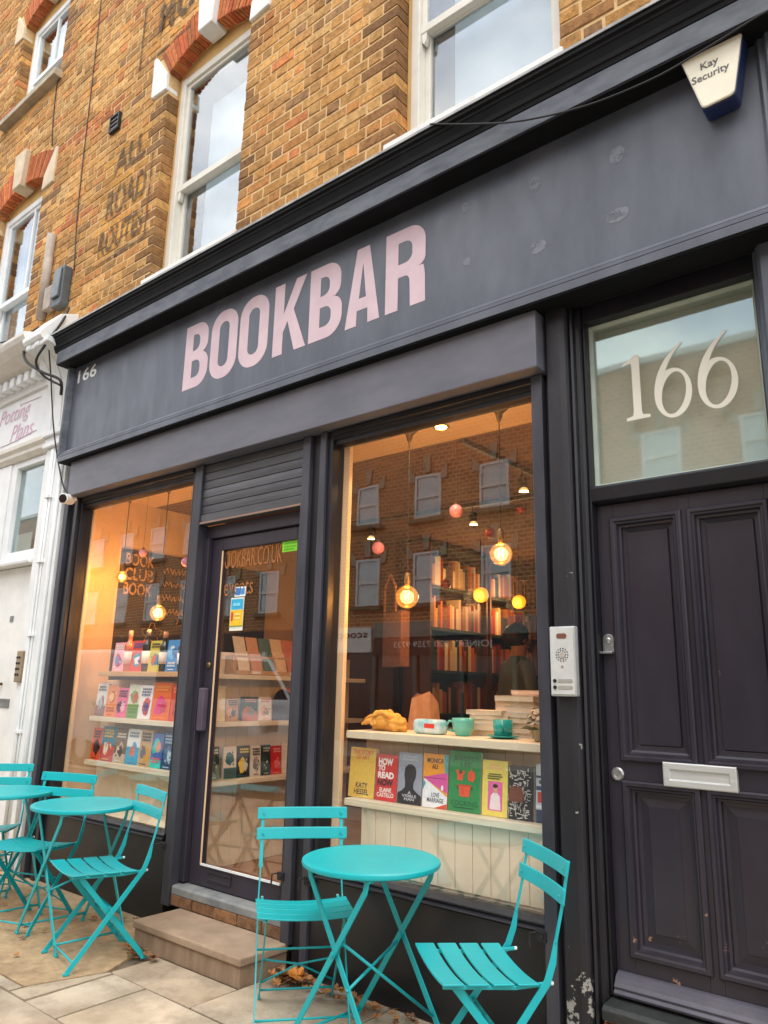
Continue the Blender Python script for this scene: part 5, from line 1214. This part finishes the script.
def make_table():
    o = thing('bistro_table', '', 'table')
    MB().lathe([(.262, .688), (.280, .686), (.286, .690), (.288, .698), (.286, .706), (.280, .7095), (.255, .7105)], 72).build('table_top', m_teal, o, smooth=True).data.set_sharp_from_angle(angle=radians(38))
    for s in (-1, 1):
        y = s * .19
        for d in (-1, 1):
            yy = y + d * .008
            MB().strap([(d * -.178, yy, .684), (d * -.168, yy, .64), (d * .255, yy, .012)], .024, .007, (1, 0, .9)).build('leg', m_teal, o, bevel=.0015)
            MB().box(d * .257 - .018, d * .257 + .018, yy - .007, yy + .007, 0, .014).build('foot', m_teal, o, bevel=.003)
        MB().box(-.195, .195, y - .012, y + .012, .676, .687).build('top_rail', m_teal, o, bevel=.002)
        MB().lathe([(.009, -.016), (.009, .016)], 10, (0, y, .392), axis='y').build('pivot', m_teal, o)
    MB().tube([(.228, -.19, .05), (.228, .19, .05)], .006, 8).build('stretcher', m_teal, o, smooth=True)
    MB().tube([(-.228, -.19, .05), (-.228, .19, .05)], .006, 8).build('stretcher', m_teal, o, smooth=True)
    MB().tube([(.033, -.19, .44), (.176, .19, .13)], .006, 8).build('brace', m_teal, o, smooth=True)
    MB().tube([(.0745, -.19, .28), (-.02, .19, .36)], .006, 8).build('brace', m_teal, o, smooth=True)
    return o
chair = make_chair()
CH_ = [((-2.585, -.345), 49.7, 'turquoise slatted folding chair between the doorstep and its round table'),
       ((-1.60, -.42), -40.4, 'turquoise slatted folding chair beside the worn black pilaster'),
       ((-3.90, -.565), -13, 'turquoise slatted folding chair beside the left end of the doorstep'),
       ((-4.70, -.535), 20, 'turquoise slatted folding chair between the two tables under the book club window'),
       ((-5.43, -.52), 50, 'turquoise slatted folding chair in front of the white neighbouring shopfront')]
for i, ((x, y), a, lab) in enumerate(CH_):
    c = chair if i == 0 else copy_tree(chair)
    c.location = (x, y, .003); c.rotation_euler = (0, 0, radians(a)); tag(c, lab, 'chair', 'turquoise folding chairs outside the shop')
table = make_table()
for i, ((x, y), a, lab) in enumerate([((-2.149, -.40), -5, 'round turquoise folding table between two chairs under the cream shelves'), ((-4.27, -.48), -6, 'round turquoise folding table under the book club window'), ((-5.08, -.56), -4, 'round turquoise folding table by the white neighbouring shopfront')]):
    c = table if i == 0 else copy_tree(table)
    c.location = (x, y, .003); c.rotation_euler = (0, 0, radians(a)); tag(c, lab, 'table', 'round turquoise tables outside the shop')

# ================================================================== WALL FITTINGS
# alarm box
A = thing('alarm_box', 'cream and navy bell box reading Kay Security at the end of the fascia', 'alarm', (-.62, -.15, 3.7), world=True)
ya = -.195
tl, tr_, br_, bl_ = PY(679.5, 60, ya), PY(742, 30, ya), PY(734, 93, ya), PY(702, 108.5, ya)
def rounded(poly, rad, n=5):
    out = []; L = len(poly)
    for i in range(L):
        p = Vector(poly[i]); a = (Vector(poly[i - 1]) - p); b_ = (Vector(poly[(i + 1) % L]) - p); s0 = p + a.normalized() * rad; s1 = p + b_.normalized() * rad
        for k in range(n + 1):
            t = k / n; q = s0 * (1 - t) ** 2 + p * 2 * t * (1 - t) + s1 * t * t; out.append((q.x, q.y))
    return out
fp = [(tl.x, tl.z), (bl_.x, bl_.z), (br_.x, br_.z), (tr_.x, tr_.z)]
cx = sum(p[0] for p in fp) / 4; cz = sum(p[1] for p in fp) / 4
rp_ = rounded(fp, .022); big = [(cx + (x - cx) * 1.03, cz + (z - cz) * 1.03) for x, z in rp_]
MB().prism(big, -.101, ya + .012, 'y').build('base', paint('navy_plastic', (26, 38, 78), (34, 48, 92), rough=.35), A, bevel=.004)
MB().prism(rp_, ya + .0122, ya, 'y').build('cover', paint('cream_plastic', (228, 222, 198), (236, 231, 210), rough=.4), A, bevel=.006)
k = MB(); m_dk = flat((92, 86, 84))
t1, t2 = PY(700, 63, ya), PY(718, 54, ya); u1, u2 = PY(691, 78, ya), PY(731, 59.5, ya)
text_into(k, 'Kay', (t1.x, ya - .001, t1.z - .05), (t2.x - t1.x, 0, 0), (0, 0, .045), bold=.02); text_into(k, 'Security', (u1.x + .002, ya - .001, u1.z - .05), (u2.x - u1.x - .01, 0, 0), (0, 0, .045), bold=.02)
k.build('lettering', m_dk, A)
def cable(pts, r, lab, m=None, name='cable'):
    c = [Vector(p) for p in pts]; out = []
    for i in range(len(c) - 1):
        p0, p1, p2, p3 = c[max(i - 1, 0)], c[i], c[i + 1], c[min(i + 2, len(c) - 1)]
        for k in range(6):
            t = k / 6; out.append(.5 * ((2 * p1) + (p2 - p0) * t + (2 * p0 - 5 * p1 + 4 * p2 - p3) * t * t + (3 * p1 - p0 - 3 * p2 + p3) * t ** 3))
    out.append(c[-1])
    return tag(MB().tube(out, r, 6).build(name, m or m_cable, None, smooth=True), lab, 'cable')
cable([PY(430, 124, -.30), PY(470, 124, -.28), PY(520, 121, -.27), PY(585, 106, -.26), PY(650, 80, -.25), PY(700, 52, -.24), PY(762, 14, -.24), PY(790, 0, -.24)], .0045, 'thin cable slung across the fascia and over the bell box')
# intercom
I = thing('intercom', 'silver door entry intercom panel on the black pilaster', 'intercom', (-1.42, -.06, 1.38), world=True)
x0, x1, z0, z1 = -1.474, -1.360, 1.384, 1.668
MB().box(x0, x1, -.078, -.043, z0, z1).build('housing', m_steel, I, bevel=.006)
MB().box(x0 + .006, x1 - .006, -.081, -.0785, z0 + .008, z1 - .008).build('faceplate', paint('silver_face', (200, 202, 200), (212, 214, 212), rough=.4, metal=.2, scale=20), I, bevel=.001)
cxm = (x0 + x1) / 2
MB().prism(rounded([(cxm - .022, z1 - .05), (cxm + .022, z1 - .05), (cxm + .022, z1 - .03), (cxm - .022, z1 - .03)], .009), -.083, -.0812, 'y').build('sensor_window', flat((110, 70, 54)), I)
for rr_, n in ((.026, 14), (.017, 10)):
    k = MB()
    for i in range(n): k.lathe([(.0028, -.0825), (.0028, -.0812)], 6, (cxm + rr_ * cos(2 * pi * i / n), 0, z1 - .117 + rr_ * sin(2 * pi * i / n)), axis='y')
    k.build('speaker_grille', m_darkmetal, I)
MB().lathe([(.011, -.083), (.011, -.0812)], 14, (cxm, 0, z1 - .117), axis='y').build('speaker_centre', flat((170, 160, 150)), I)
MB().lathe([(.005, -.083), (.005, -.0812)], 10, (cxm, 0, z1 - .165), axis='y').build('microphone', flat((140, 120, 110)), I)
for dz in (.062, .036):
    MB().lathe([(.007, -.086), (.008, -.0812)], 12, (x0 + .022, 0, z0 + dz), axis='y').build('call_button', m_darkmetal, I)
    MB().prism(rounded([(x0 + .036, z0 + dz - .007), (x1 - .014, z0 + dz - .007), (x1 - .014, z0 + dz + .007), (x0 + .036, z0 + dz + .007)], .006), -.083, -.0812, 'y').build('name_plate', flat((150, 146, 140)), I)
# vent on the brickwork
V_ = thing('air_vent', 'small black louvred vent cover on the brick wall above the ghost lettering', 'vent', (-5.68, -.06, 6.3), world=True)
MB().loops(-5.765, -5.61, 6.30, 6.47, -.052, [(0, 0), (0, -.03), (.014, -.03), (.018, -.012)], cap=True).build('frame', m_darkmetal, V_)
for i in range(3): MB().prism([(-.07, 6.325 + i * .045), (-.08, 6.325 + i * .045), (-.066, 6.357 + i * .045)], -5.745, -5.63, 'x').build('louvre', paint('vent_grey', (120, 120, 118), (140, 140, 136), rough=.6), V_)
# junction boxes, pipe, wires by the corner
j = PY(66, 290, -.05)
J = thing('junction_box', 'grey plastic junction box on the brickwork above the white scroll bracket', 'box', (j.x, -.06, j.z), world=True)
MB().prism(rounded([(j.x - .085, j.z - .20), (j.x + .09, j.z - .20), (j.x + .09, j.z + .2), (j.x - .085, j.z + .2)], .03), -.135, -.051, 'y').build('housing', paint('grey_plastic', (70, 76, 80), (88, 94, 98), rough=.45), J, bevel=.01)
MB().prism([(-.16, j.z - .12), (-.136, j.z - .12), (-.136, j.z + .17), (-.15, j.z + .17)], j.x - .06, j.x + .065, 'x').build('lid', paint('grey_lid', (92, 100, 104), (108, 116, 118), rough=.4), J, bevel=.006)
j2 = PY(54, 301, -.05)
tag(MB().box(j2.x - .07, j2.x + .07, -.12, -.051, j2.z - .11, j2.z + .12).build('terminal_box', m_pipe, None, bevel=.008), 'small beige terminal box beside the grey junction box', 'box')
pt, pb_ = PY(52, 235, -.085), PY(43, 318, -.085)
tag(MB().tube([(pt.x, -.085, pt.z), (pt.x + .005, -.085, pb_.z)], .042, 14).build('pipe', m_pipe, None, smooth=True), 'short vertical grey brown pipe stub on the brickwork beside the sash window', 'pipe')
cable([PY(74, 270, -.056), PY(77, 220, -.056), PY(83, 160, -.056), PY(90, 100, -.056), PY(97, 40, -.056), PY(103, -20, -.056)], .005, 'long dark wire running straight up the brickwork')
cable([PY(52, 145, -.056), PY(53, 120, -.056), PY(57, 85, -.056), PY(60, 78, -.08)], .006, 'short wire hanging from the upper stone sill')
cable([PY(69, 308, -.1), PY(62, 322, -.2), PY(45, 345, -.3), PY(36, 362, -.32), PY(44, 376, -.25), PY(60, 385, -.2)], .011, 'black looped cable from the junction box to the scroll bracket')
cable([PY(30, 338, -.2), PY(24, 352, -.28), PY(27, 362, -.3), PY(42, 372, -.28), PY(60, 380, -.2), PY(61, 395, -.16)], .013, 'thick black cable looped over the neighbouring cornice')
cable([PY(-8, 345, -.4), PY(20, 337, -.3), PY(38, 328, -.2), PY(60, 318, -.12)], .006, 'thin black wire stretched across the lower sash window')
cable([PY(49, 350, -.3), PY(51, 380, -.2), PY(53, 420, -.14), PY(57, 455, -.1), PY(63, 485, -.08), PY(68, 493, -.1)], .006, 'thin wire dropping down the scroll bracket to the camera')
# cctv
c = PY(66.5, 499, -.12)
Cc = thing('cctv_camera', 'small white bullet security camera on the corner of the shopfront', 'camera', tuple(c), world=True)
dv = Vector((.45, -.88, -.14)).normalized()
MB().tube([c - dv * .06, c + dv * .045], .042, 18).build('body', m_white, Cc, smooth=False, bevel=.004)
MB().tube([c + dv * .0455, c + dv * .049], .034, 18).build('lens', flat((40, 30, 28), .1), Cc)
MB().tube([c - dv * .05, Vector((c.x + .01, -.04, c.z + .02))], .02, 10).build('bracket', m_white, Cc)

# ================================================================== WHITE NEIGHBOURING SHOPFRONT
NB = thing('neighbouring_shopfront', 'white painted shopfront next door with pink script sign and dentil cornice', 'shopfront', (-7.2, 0, 0), world=True)
NX = -5.84
MB().box(-6.24, -5.865, -.04, .1, 0, 3.36).build('pilaster', m_oldwhite, NB, bevel=.006)
MB().box(-6.26, -5.86, -.075, .1, 3.362, 3.40).box(-6.25, -5.862, -.06, .1, 3.40, 3.46).box(-6.26, -5.855, -.09, .1, 3.46, 3.50).build('pilaster_capital', m_oldwhite, NB, bevel=.004)
MB().box(-10.2, NX - .03, .10, .2, 0, 4.6).build('backing', m_oldwhite, NB)
# scroll console
prof = [(.10, 3.502), (-.07, 3.502), (-.075, 3.72)] + [(-.33 + .255 * cos(radians(t_)), 3.72 + .455 * sin(radians(t_))) for t_ in range(0, 91, 9)] + [(-.335, 4.19), (-.335, 4.22), (.1, 4.22)]
for i in range(5):
    xa = -6.24 + i * .076
    d = .008 if i % 2 else 0
    MB().prism([(y + (d if y < .05 else 0), z) for y, z in prof], xa, xa + .0745, 'x').build('console_flute', m_oldwhite, NB, bevel=.004)
MB().prism([(.1, 4.222), (-.34, 4.222), (-.36, 4.25), (-.36, 4.28), (-.20, 4.50), (.1, 4.62)], -6.27, -5.95, 'x').build('console_cap', m_oldwhite, NB, bevel=.006)
# cornice, dentils, fascia
MB().prism([(.1, 4.16), (-.10, 4.16), (-.16, 4.20), (-.28, 4.24), (-.34, 4.30), (-.36, 4.34), (-.36, 4.37), (-.1, 4.45), (.1, 4.48)], -10.2, -6.27, 'x').build('cornice', paint('cornice_stone', (208, 204, 196), (222, 219, 212), rough=.7, scale=6, bump=.2), NB, bevel=.004)
for i in range(26): MB().box(-6.36 - i * .14, -6.28 - i * .14, -.15, -.06, 4.06, 4.155).build('dentil', m_oldwhite, NB, bevel=.006)
MB().box(-10.2, -6.245, -.06, .1, 4.0, 4.158).build('frieze', m_oldwhite, NB)
MB().box(-10.2, -6.245, -.03, .1, 3.50, 3.999).build('fascia_board', m_oldwhite, NB)
MB().prism([(.1, 3.36), (-.02, 3.36), (-.05, 3.40), (-.05, 3.43), (-.075, 3.46), (-.075, 3.499), (.1, 3.499)], -10.2, -6.245, 'x').build('fascia_moulding', paint('stone_moulding', (206, 202, 192), (220, 216, 206), rough=.7), NB, bevel=.003)
k = MB(); mp_ = paint('script_pink', (206, 160, 186), (214, 172, 196), rough=.5)
text_into(k, 'Potting', (-7.30, -.033, 3.74), (.62, 0, 0), (0, 0, .20), shear=.35); text_into(k, 'Plans', (-7.02, -.033, 3.58), (.45, 0, 0), (0, 0, .16), shear=.35)
k.tube([(-7.32, -.034, 3.565), (-6.9, -.034, 3.57), (-6.5, -.034, 3.60)], .003, 4); k.tube([(-6.9, -.034, 3.93), (-6.5, -.034, 3.92)], .003, 4)
k.build('script_sign', mp_, NB)
# window over the door, with frame
win = MB(); win.box(-6.95, -6.85, .0, .1, 2.42, 3.36).box(-6.335, -6.245, .0, .1, 2.42, 3.36).box(-6.85, -6.335, .001, .1, 3.30, 3.36).box(-6.85, -6.335, .001, .1, 2.42, 2.505).build('transom_window', m_oldwhite, NB, bevel=.005)
win = [o for o in NB.children if o.name.startswith('transom_window')][0]
MB().box(-6.85, -6.335, .045, .05, 2.505, 3.30).build('pane', glass('transom_glass', tint=(.8, .86, .86), ior=1.7, gain=1.2), win)
MB().box(-6.85, -6.335, .09, .095, 2.505, 3.30).build('blind', paint('blue_grey_blind', (140, 156, 160), (156, 170, 174), rough=.8), win)
MB().box(-6.8, -6.5, .051, .053, 2.52, 2.68).build('notice', flat((214, 222, 222)), win)
MB().prism([(.1, 2.37), (-.07, 2.37), (-.075, 2.395), (.0, 2.418), (.1, 2.418)], -10.2, -6.245, 'x').build('transom_sill', m_oldwhite, NB, bevel=.004)
MB().box(-10.2, -6.955, -.01, .1, 2.42, 3.355).build('panel', m_oldwhite, NB)
# white door
dn = MB().box(-7.10, -6.27, .03, .08, .10, 2.365).build('door', m_white, NB, bevel=.004)
MB().box(-6.27, -6.241, .0, .1, .0, 2.368).build('door_jamb', m_oldwhite, NB, bevel=.003)
l_ = PX  # keypad, knob and plate are placed on the door face
kp = PY(20, 667, -.06); kp.x = -6.19
MB().box(kp.x - .045, kp.x + .045, -.07, -.0405, kp.z - .12, kp.z + .13).build('keypad_lock', paint('bronze_lock', (150, 132, 106), (172, 152, 124), rough=.4, metal=.5), dn, bevel=.008)
k = MB()
for i in range(8): k.lathe([(.009, 0), (.009, -.008)], 8, (kp.x - .018 + (i % 2) * .036, -.07, kp.z - .06 + (i // 2) * .045), axis='y')
k.build('keypad_button', m_darkmetal, dn)
kn = PY(2, 684, .03); MB().lathe([(.012, .0), (.012, -.03), (.03, -.045), (.032, -.06), (.02, -.072), (.002, -.074)], 16, (kn.x, .03, kn.z), axis='y').build('knob', m_brass, dn, smooth=True)
pl_ = PY(4, 703, .03); MB().loops(pl_.x - .15, pl_.x + .10, pl_.z - .035, pl_.z + .035, .029, [(0, 0), (0, -.008), (.015, -.008), (.018, -.003)]).build('letter_plate', paint('dull_plate', (120, 122, 120), (140, 142, 140), rough=.4, metal=.5), dn)
nm = PY(12, 619, .03); MB().box(nm.x - .03, nm.x + .03, .025, .0295, nm.z - .025, nm.z + .025).build('number_plate', flat((110, 116, 116)), dn)
MB().box(-10.2, -7.105, -.01, .1, 0, 2.365).build('panel', m_oldwhite, NB)
MB().box(-7.10, -6.27, -.06, .08, 0, .098).build('threshold', paint('threshold_dark', (96, 90, 84), (116, 110, 102), rough=.8), NB, bevel=.005)
for (xa, r_) in ((-6.085, .016), (-6.05, .009), (-5.91, .016)):
    pts = [(xa, -.04 - r_, .02), (xa + .004, -.04 - r_, 1.2), (xa - .004, -.04 - r_, 2.3), (xa, -.04 - r_, 3.33)]
    MB().tube(pts, r_, 8).build('conduit', m_oldwhite, NB, smooth=True)
for z in (1.0, 1.75, 2.35, 2.9): MB().box(-6.115, -6.03, -.075, -.041, z, z + .02).build('conduit_clip', m_oldwhite, NB)

# ================================================================== FALLEN LEAVES
def leaf_mesh(name, m, seed):
    r = random.Random(seed); pts = []
    for i, (a, rad) in enumerate([(270, .2), (285, .5), (318, .66), (332, .52), (350, .85), (8, .82), (28, .62), (48, .88), (60, .82), (74, .66), (84, .95), (96, .98), (106, .66), (120, .82), (132, .88), (152, .62), (172, .82), (190, .85), (208, .52), (222, .66), (255, .5)]):
        rr_ = rad * r.uniform(.8, 1.1); pts.append((rr_ * cos(radians(a)) * 1.1, rr_ * sin(radians(a)), .3 * rr_ * rr_ + r.uniform(-.12, .16)))
    k = MB(); n = len(pts); k.add([(0, 0, 0)] + pts, [(0, i + 1, (i + 1) % n + 1) for i in range(n)])
    k.tube([(0, -.1, .02), (.03, -.55, .05), (.0, -.95, .1)], .025, 4)
    return k.mesh(name, m)
LM = [leaf_mesh('leaf', m, i) for i, m in enumerate((m_leaf, m_leaf3, m_leaf, m_leaf3, m_leaf2))]
r = random.Random(21)
def leafat(x, y, s, k=None, z=0, lab='dry brown leaf in the litter along the foot of the shopfront', grp='dry leaves along the shopfront'):
    o = bpy.data.objects.new('fallen_leaf', LM[r.choice((0, 1, 2, 3)) if k is None else k]); COL.objects.link(o)
    o.location = (x, y, .012 + z + s * .12); o.scale = (s, s, s * r.uniform(.7, 1.3)); o.rotation_euler = (r.uniform(-.35, .35), r.uniform(-.35, .35), r.uniform(0, 6.28)); tag(o, lab, 'leaf', grp)
for i in range(70): leafat(r.uniform(-2.92, -1.5), -.02 - abs(r.gauss(0, .07)) - .02, r.uniform(.018, .04), z=r.uniform(0, .02))
for i in range(26): leafat(r.gauss(-2.88, .07), -.05 - abs(r.gauss(0, .09)), r.uniform(.02, .045), z=r.uniform(0, .025))
for i in range(16): leafat(r.gauss(-3.74, .08), -.37 - abs(r.gauss(0, .03)), r.uniform(.02, .04), z=r.uniform(0, .015))
for i in range(18): leafat(r.gauss(-4.05, .12), -.05 - abs(r.gauss(0, .06)), r.uniform(.02, .04))
for i in range(14): leafat(r.uniform(-5.6, -3.8), r.uniform(-.9, -.1), r.uniform(.018, .03), lab='single dry leaf lying on the brown screed', grp='scattered leaves on the screed')
big = bpy.data.objects.new('fallen_leaf', LM[4]); COL.objects.link(big); big.location = (-2.84, -.10, .04); big.scale = (.07, .07, .05); big.rotation_euler = (.45, .25, 1.3); tag(big, 'large orange maple leaf propped against the black post', 'leaf')
big2 = bpy.data.objects.new('fallen_leaf', LM[0]); COL.objects.link(big2); big2.location = (-2.40, -.17, .03); big2.scale = (.07, .07, .07); big2.rotation_euler = (.5, .3, 2.0); tag(big2, 'pale curled leaf lying under the round table', 'leaf')

# ================================================================== STREET OPPOSITE (seen in the glass)
m, t, b = newmat('opposite_brick')
tcn = N(t, 'ShaderNodeTexCoord'); sp_ = N(t, 'ShaderNodeSeparateXYZ'); cb = N(t, 'ShaderNodeCombineXYZ'); bt_ = N(t, 'ShaderNodeTexBrick')
bt_.inputs['Scale'].default_value = 2.3; bt_.inputs['Color1'].default_value = lin((184, 124, 80)); bt_.inputs['Color2'].default_value = lin((148, 98, 64)); bt_.inputs['Mortar'].default_value = lin((214, 180, 138)); bt_.inputs['Mortar Size'].default_value = .03
t.links.new(tcn.outputs['Object'], sp_.inputs[0]); t.links.new(sp_.outputs['X'], cb.inputs['X']); t.links.new(sp_.outputs['Z'], cb.inputs['Y']); t.links.new(cb.outputs[0], bt_.inputs['Vector']); t.links.new(bt_.outputs['Color'], b.inputs['Base Color']); b.inputs['Roughness'].default_value = .95
m_opp = m
OT = thing('opposite_terrace', 'brick terrace across the street with white keystones and shops below', 'building', (-12, -13.2, 0), world=True)
yo = -13.0
MB().box(-40, 14, yo - 6, yo, 0, 8.85).build('wall', m_opp, OT)
MB().box(-40, 14, yo - .05, yo + .10, 8.855, 9.0).build('parapet_coping', m_stonewhite, OT)
proto = None
m_owin = paint('opposite_glass', (196, 210, 214), (214, 224, 226), rough=.15, spec=.6)
for k_ in range(-10, 9):
    for z0, h in ((5.95, 1.2), (3.62, 1.38)):
        xc = -11.68 + 2.1 * k_
        if proto is None or h != proto[1]:
            wn = MB(); a = .40
            wn.box(-a, a, .0, .012, 0, h)
            wn = wn.build('window', m_owin, OT)
            fr = MB(); fr.box(-a - .02, -a + .05, .001, .05, 0, h).box(a - .05, a + .02, .001, .05, 0, h).box(-a + .05, a - .05, .001, .05, h - .06, h).box(-a + .05, a - .05, .001, .06, h * .47, h * .53).box(-a + .05, a - .05, .001, .05, 0, .06).build('frame', m_white, wn)
            m_ostone = paint('opposite_stone', (168, 150, 126), (184, 166, 142), rough=.8); MB().box(-a - .18, a + .18, .001, .16, -.12, -.002).build('sill', m_ostone, wn)
            MB().prism([(-.09, h + .06), (.09, h + .06), (.12, h + .50), (-.12, h + .50)], .002, .06, 'y').build('keystone', m_ostone, wn)
            for s in (-1, 1): MB().prism([(s * (a + .03), h - .16), (s * (a + .24), h - .14), (s * (a + .26), h + .26), (s * (a + .05), h + .05)], .002, .05, 'y').build('springer', m_ostone, wn)
            wn.matrix_parent_inverse = Matrix.Identity(4); wn.location = Vector((xc, yo + .002, z0)) - Vector((-12, -13.2, 0))
            if h == 1.2: protoA = wn
            else: protoB = wn
            proto = (wn, h)
    if k_ == -10: continue
    for src, z0 in ((protoA, 5.95), (protoB, 3.62)):
        c = copy_tree(src, OT); c.matrix_parent_inverse = Matrix.Identity(4); c.location = Vector((-11.68 + 2.1 * k_, yo + .002, z0)) - Vector((-12, -13.2, 0))
# shopfronts opposite
m_osign = paint('sage_board', (112, 124, 118), (124, 136, 130), rough=.5); m_odark = paint('opposite_black', (30, 30, 32), (40, 40, 42), rough=.5); m_oglass = paint('opposite_shop_glass', (36, 44, 46), (52, 60, 62), rough=.12, spec=.6)
MB().box(-13.4, -7.6, yo + .002, yo + .22, 2.72, 3.12).build('sage_signboard', m_osign, OT)
MB().box(-13.4, -7.6, yo + .002, yo + .18, 2.25, 2.715).build('black_fascia', m_odark, OT)
MB().box(-13.4, -7.6, yo + .002, yo + .08, .02, 2.245).build('shop_glazing', m_oglass, OT)
for i in range(5): MB().box(-13.4 + i * 1.45 - .06, -13.4 + i * 1.45 + .06, yo + .081, yo + .16, .02, 2.244).build('shop_mullion', paint('teal_mullion', (70, 96, 94), (84, 110, 106), rough=.5), OT)
k = MB(); text_into(k, 'JOINERY 020 7359 9733', (-9.6, yo + .185, 2.40), (-3.05, 0, 0), (0, 0, .20)); k.build('phone_lettering', m_white, OT)
MB().box(-15.4, -13.5, yo + .002, yo + .2, 2.35, 3.0).build('white_signboard', m_white, OT)
k = MB(); text_into(k, 'scoop', (-13.6, yo + .205, 2.66), (-1.1, 0, 0), (0, 0, .2), bold=.02); k.build('sign_lettering', m_odark, OT)
for xa, xb_, mm in ((-40, -15.5, m_odark), (-7.5, 14, m_osign)):
    MB().box(xa, xb_, yo + .002, yo + .2, 2.45, 3.05).build('shop_fascia', mm, OT); MB().box(xa, xb_, yo + .002, yo + .06, .02, 2.445).build('shop_glazing', m_oglass, OT)
    n = int((xb_ - xa) / 2)
    for i in range(n): MB().box(xa + i * 2, xa + i * 2 + .14, yo + .061, yo + .17, .02, 2.444).build('shop_pier', m_oldwhite, OT)
MB().box(-15.4, -13.5, yo + .002, yo + .06, .02, 2.345).build('shop_glazing', m_oglass, OT)

vn = thing('parked_van', 'silver panel van parked at the kerb opposite the shop window', 'van', (-11.6, -5.5, -.1), world=True)
m_van = paint('silver_van_paint', (196, 200, 202), (208, 211, 212), rough=.3, coat=.5); m_vg = paint('van_glass', (28, 32, 36), (38, 42, 46), rough=.08, spec=.7); m_tyre = paint('tyre_rubber', (26, 26, 27), (36, 36, 36), rough=.85)
xa = -14.3
body = [(xa, .28), (xa + 5.4, .28), (xa + 5.45, .75), (xa + 5.30, .98), (xa + 4.55, 1.12), (xa + 3.95, 1.86), (xa + 3.7, 1.96), (xa + .25, 2.0), (xa + .05, 1.9), (xa - .02, .9)]
MB().prism(body, -6.35, -4.55, 'y').build('body', m_van, vn, bevel=.10, seg=4)
for yy in (-4.547, -6.363):
    MB().prism([(xa + 3.05, 1.15), (xa + 4.25, 1.15), (xa + 3.80, 1.74), (xa + 3.05, 1.78)], yy, yy + .010, 'y').build('side_window', m_vg, vn, bevel=.003)
    MB().box(xa + 1.2, xa + 2.95, yy + (.002 if yy > -5 else -.002), yy + .012, 1.0, 1.02).build('body_line', m_tyre, vn)
    MB().box(xa + 3.2, xa + 3.42, yy + (.004 if yy > -5 else -.012), yy + (.03 if yy > -5 else .01), 1.02, 1.06).build('door_handle', m_tyre, vn, bevel=.006)
MB().add([(xa + 4.52, -6.2, 1.16), (xa + 4.52, -4.7, 1.16), (xa + 4.02, -4.78, 1.83), (xa + 4.02, -6.12, 1.83)], [(0, 1, 2, 3)]).build('windscreen', m_vg, vn)
for yy in (-4.95, -5.95): MB().box(xa + 5.32, xa + 5.46, yy - .16, yy + .16, .72, .90).build('headlight', m_chrome, vn, bevel=.02)
for x in (xa + .95, xa + 4.45):
    for yy in (-4.66, -6.24):
        w_ = MB().lathe([(.2, -.11), (.33, -.105), (.345, -.06), (.345, .06), (.33, .105), (.2, .11)], 28, (x, yy, .245), axis='y').build('wheel', m_tyre, vn, smooth=True)
        MB().lathe([(.2, -.112), (.205, .0), (.2, .112)], 20, (x, yy, .245), axis='y').build('rim', m_chrome, w_)
MB().box(xa + 5.2, xa + 5.52, -6.3, -4.6, .30, .52).build('bumper', m_tyre, vn, bevel=.05)
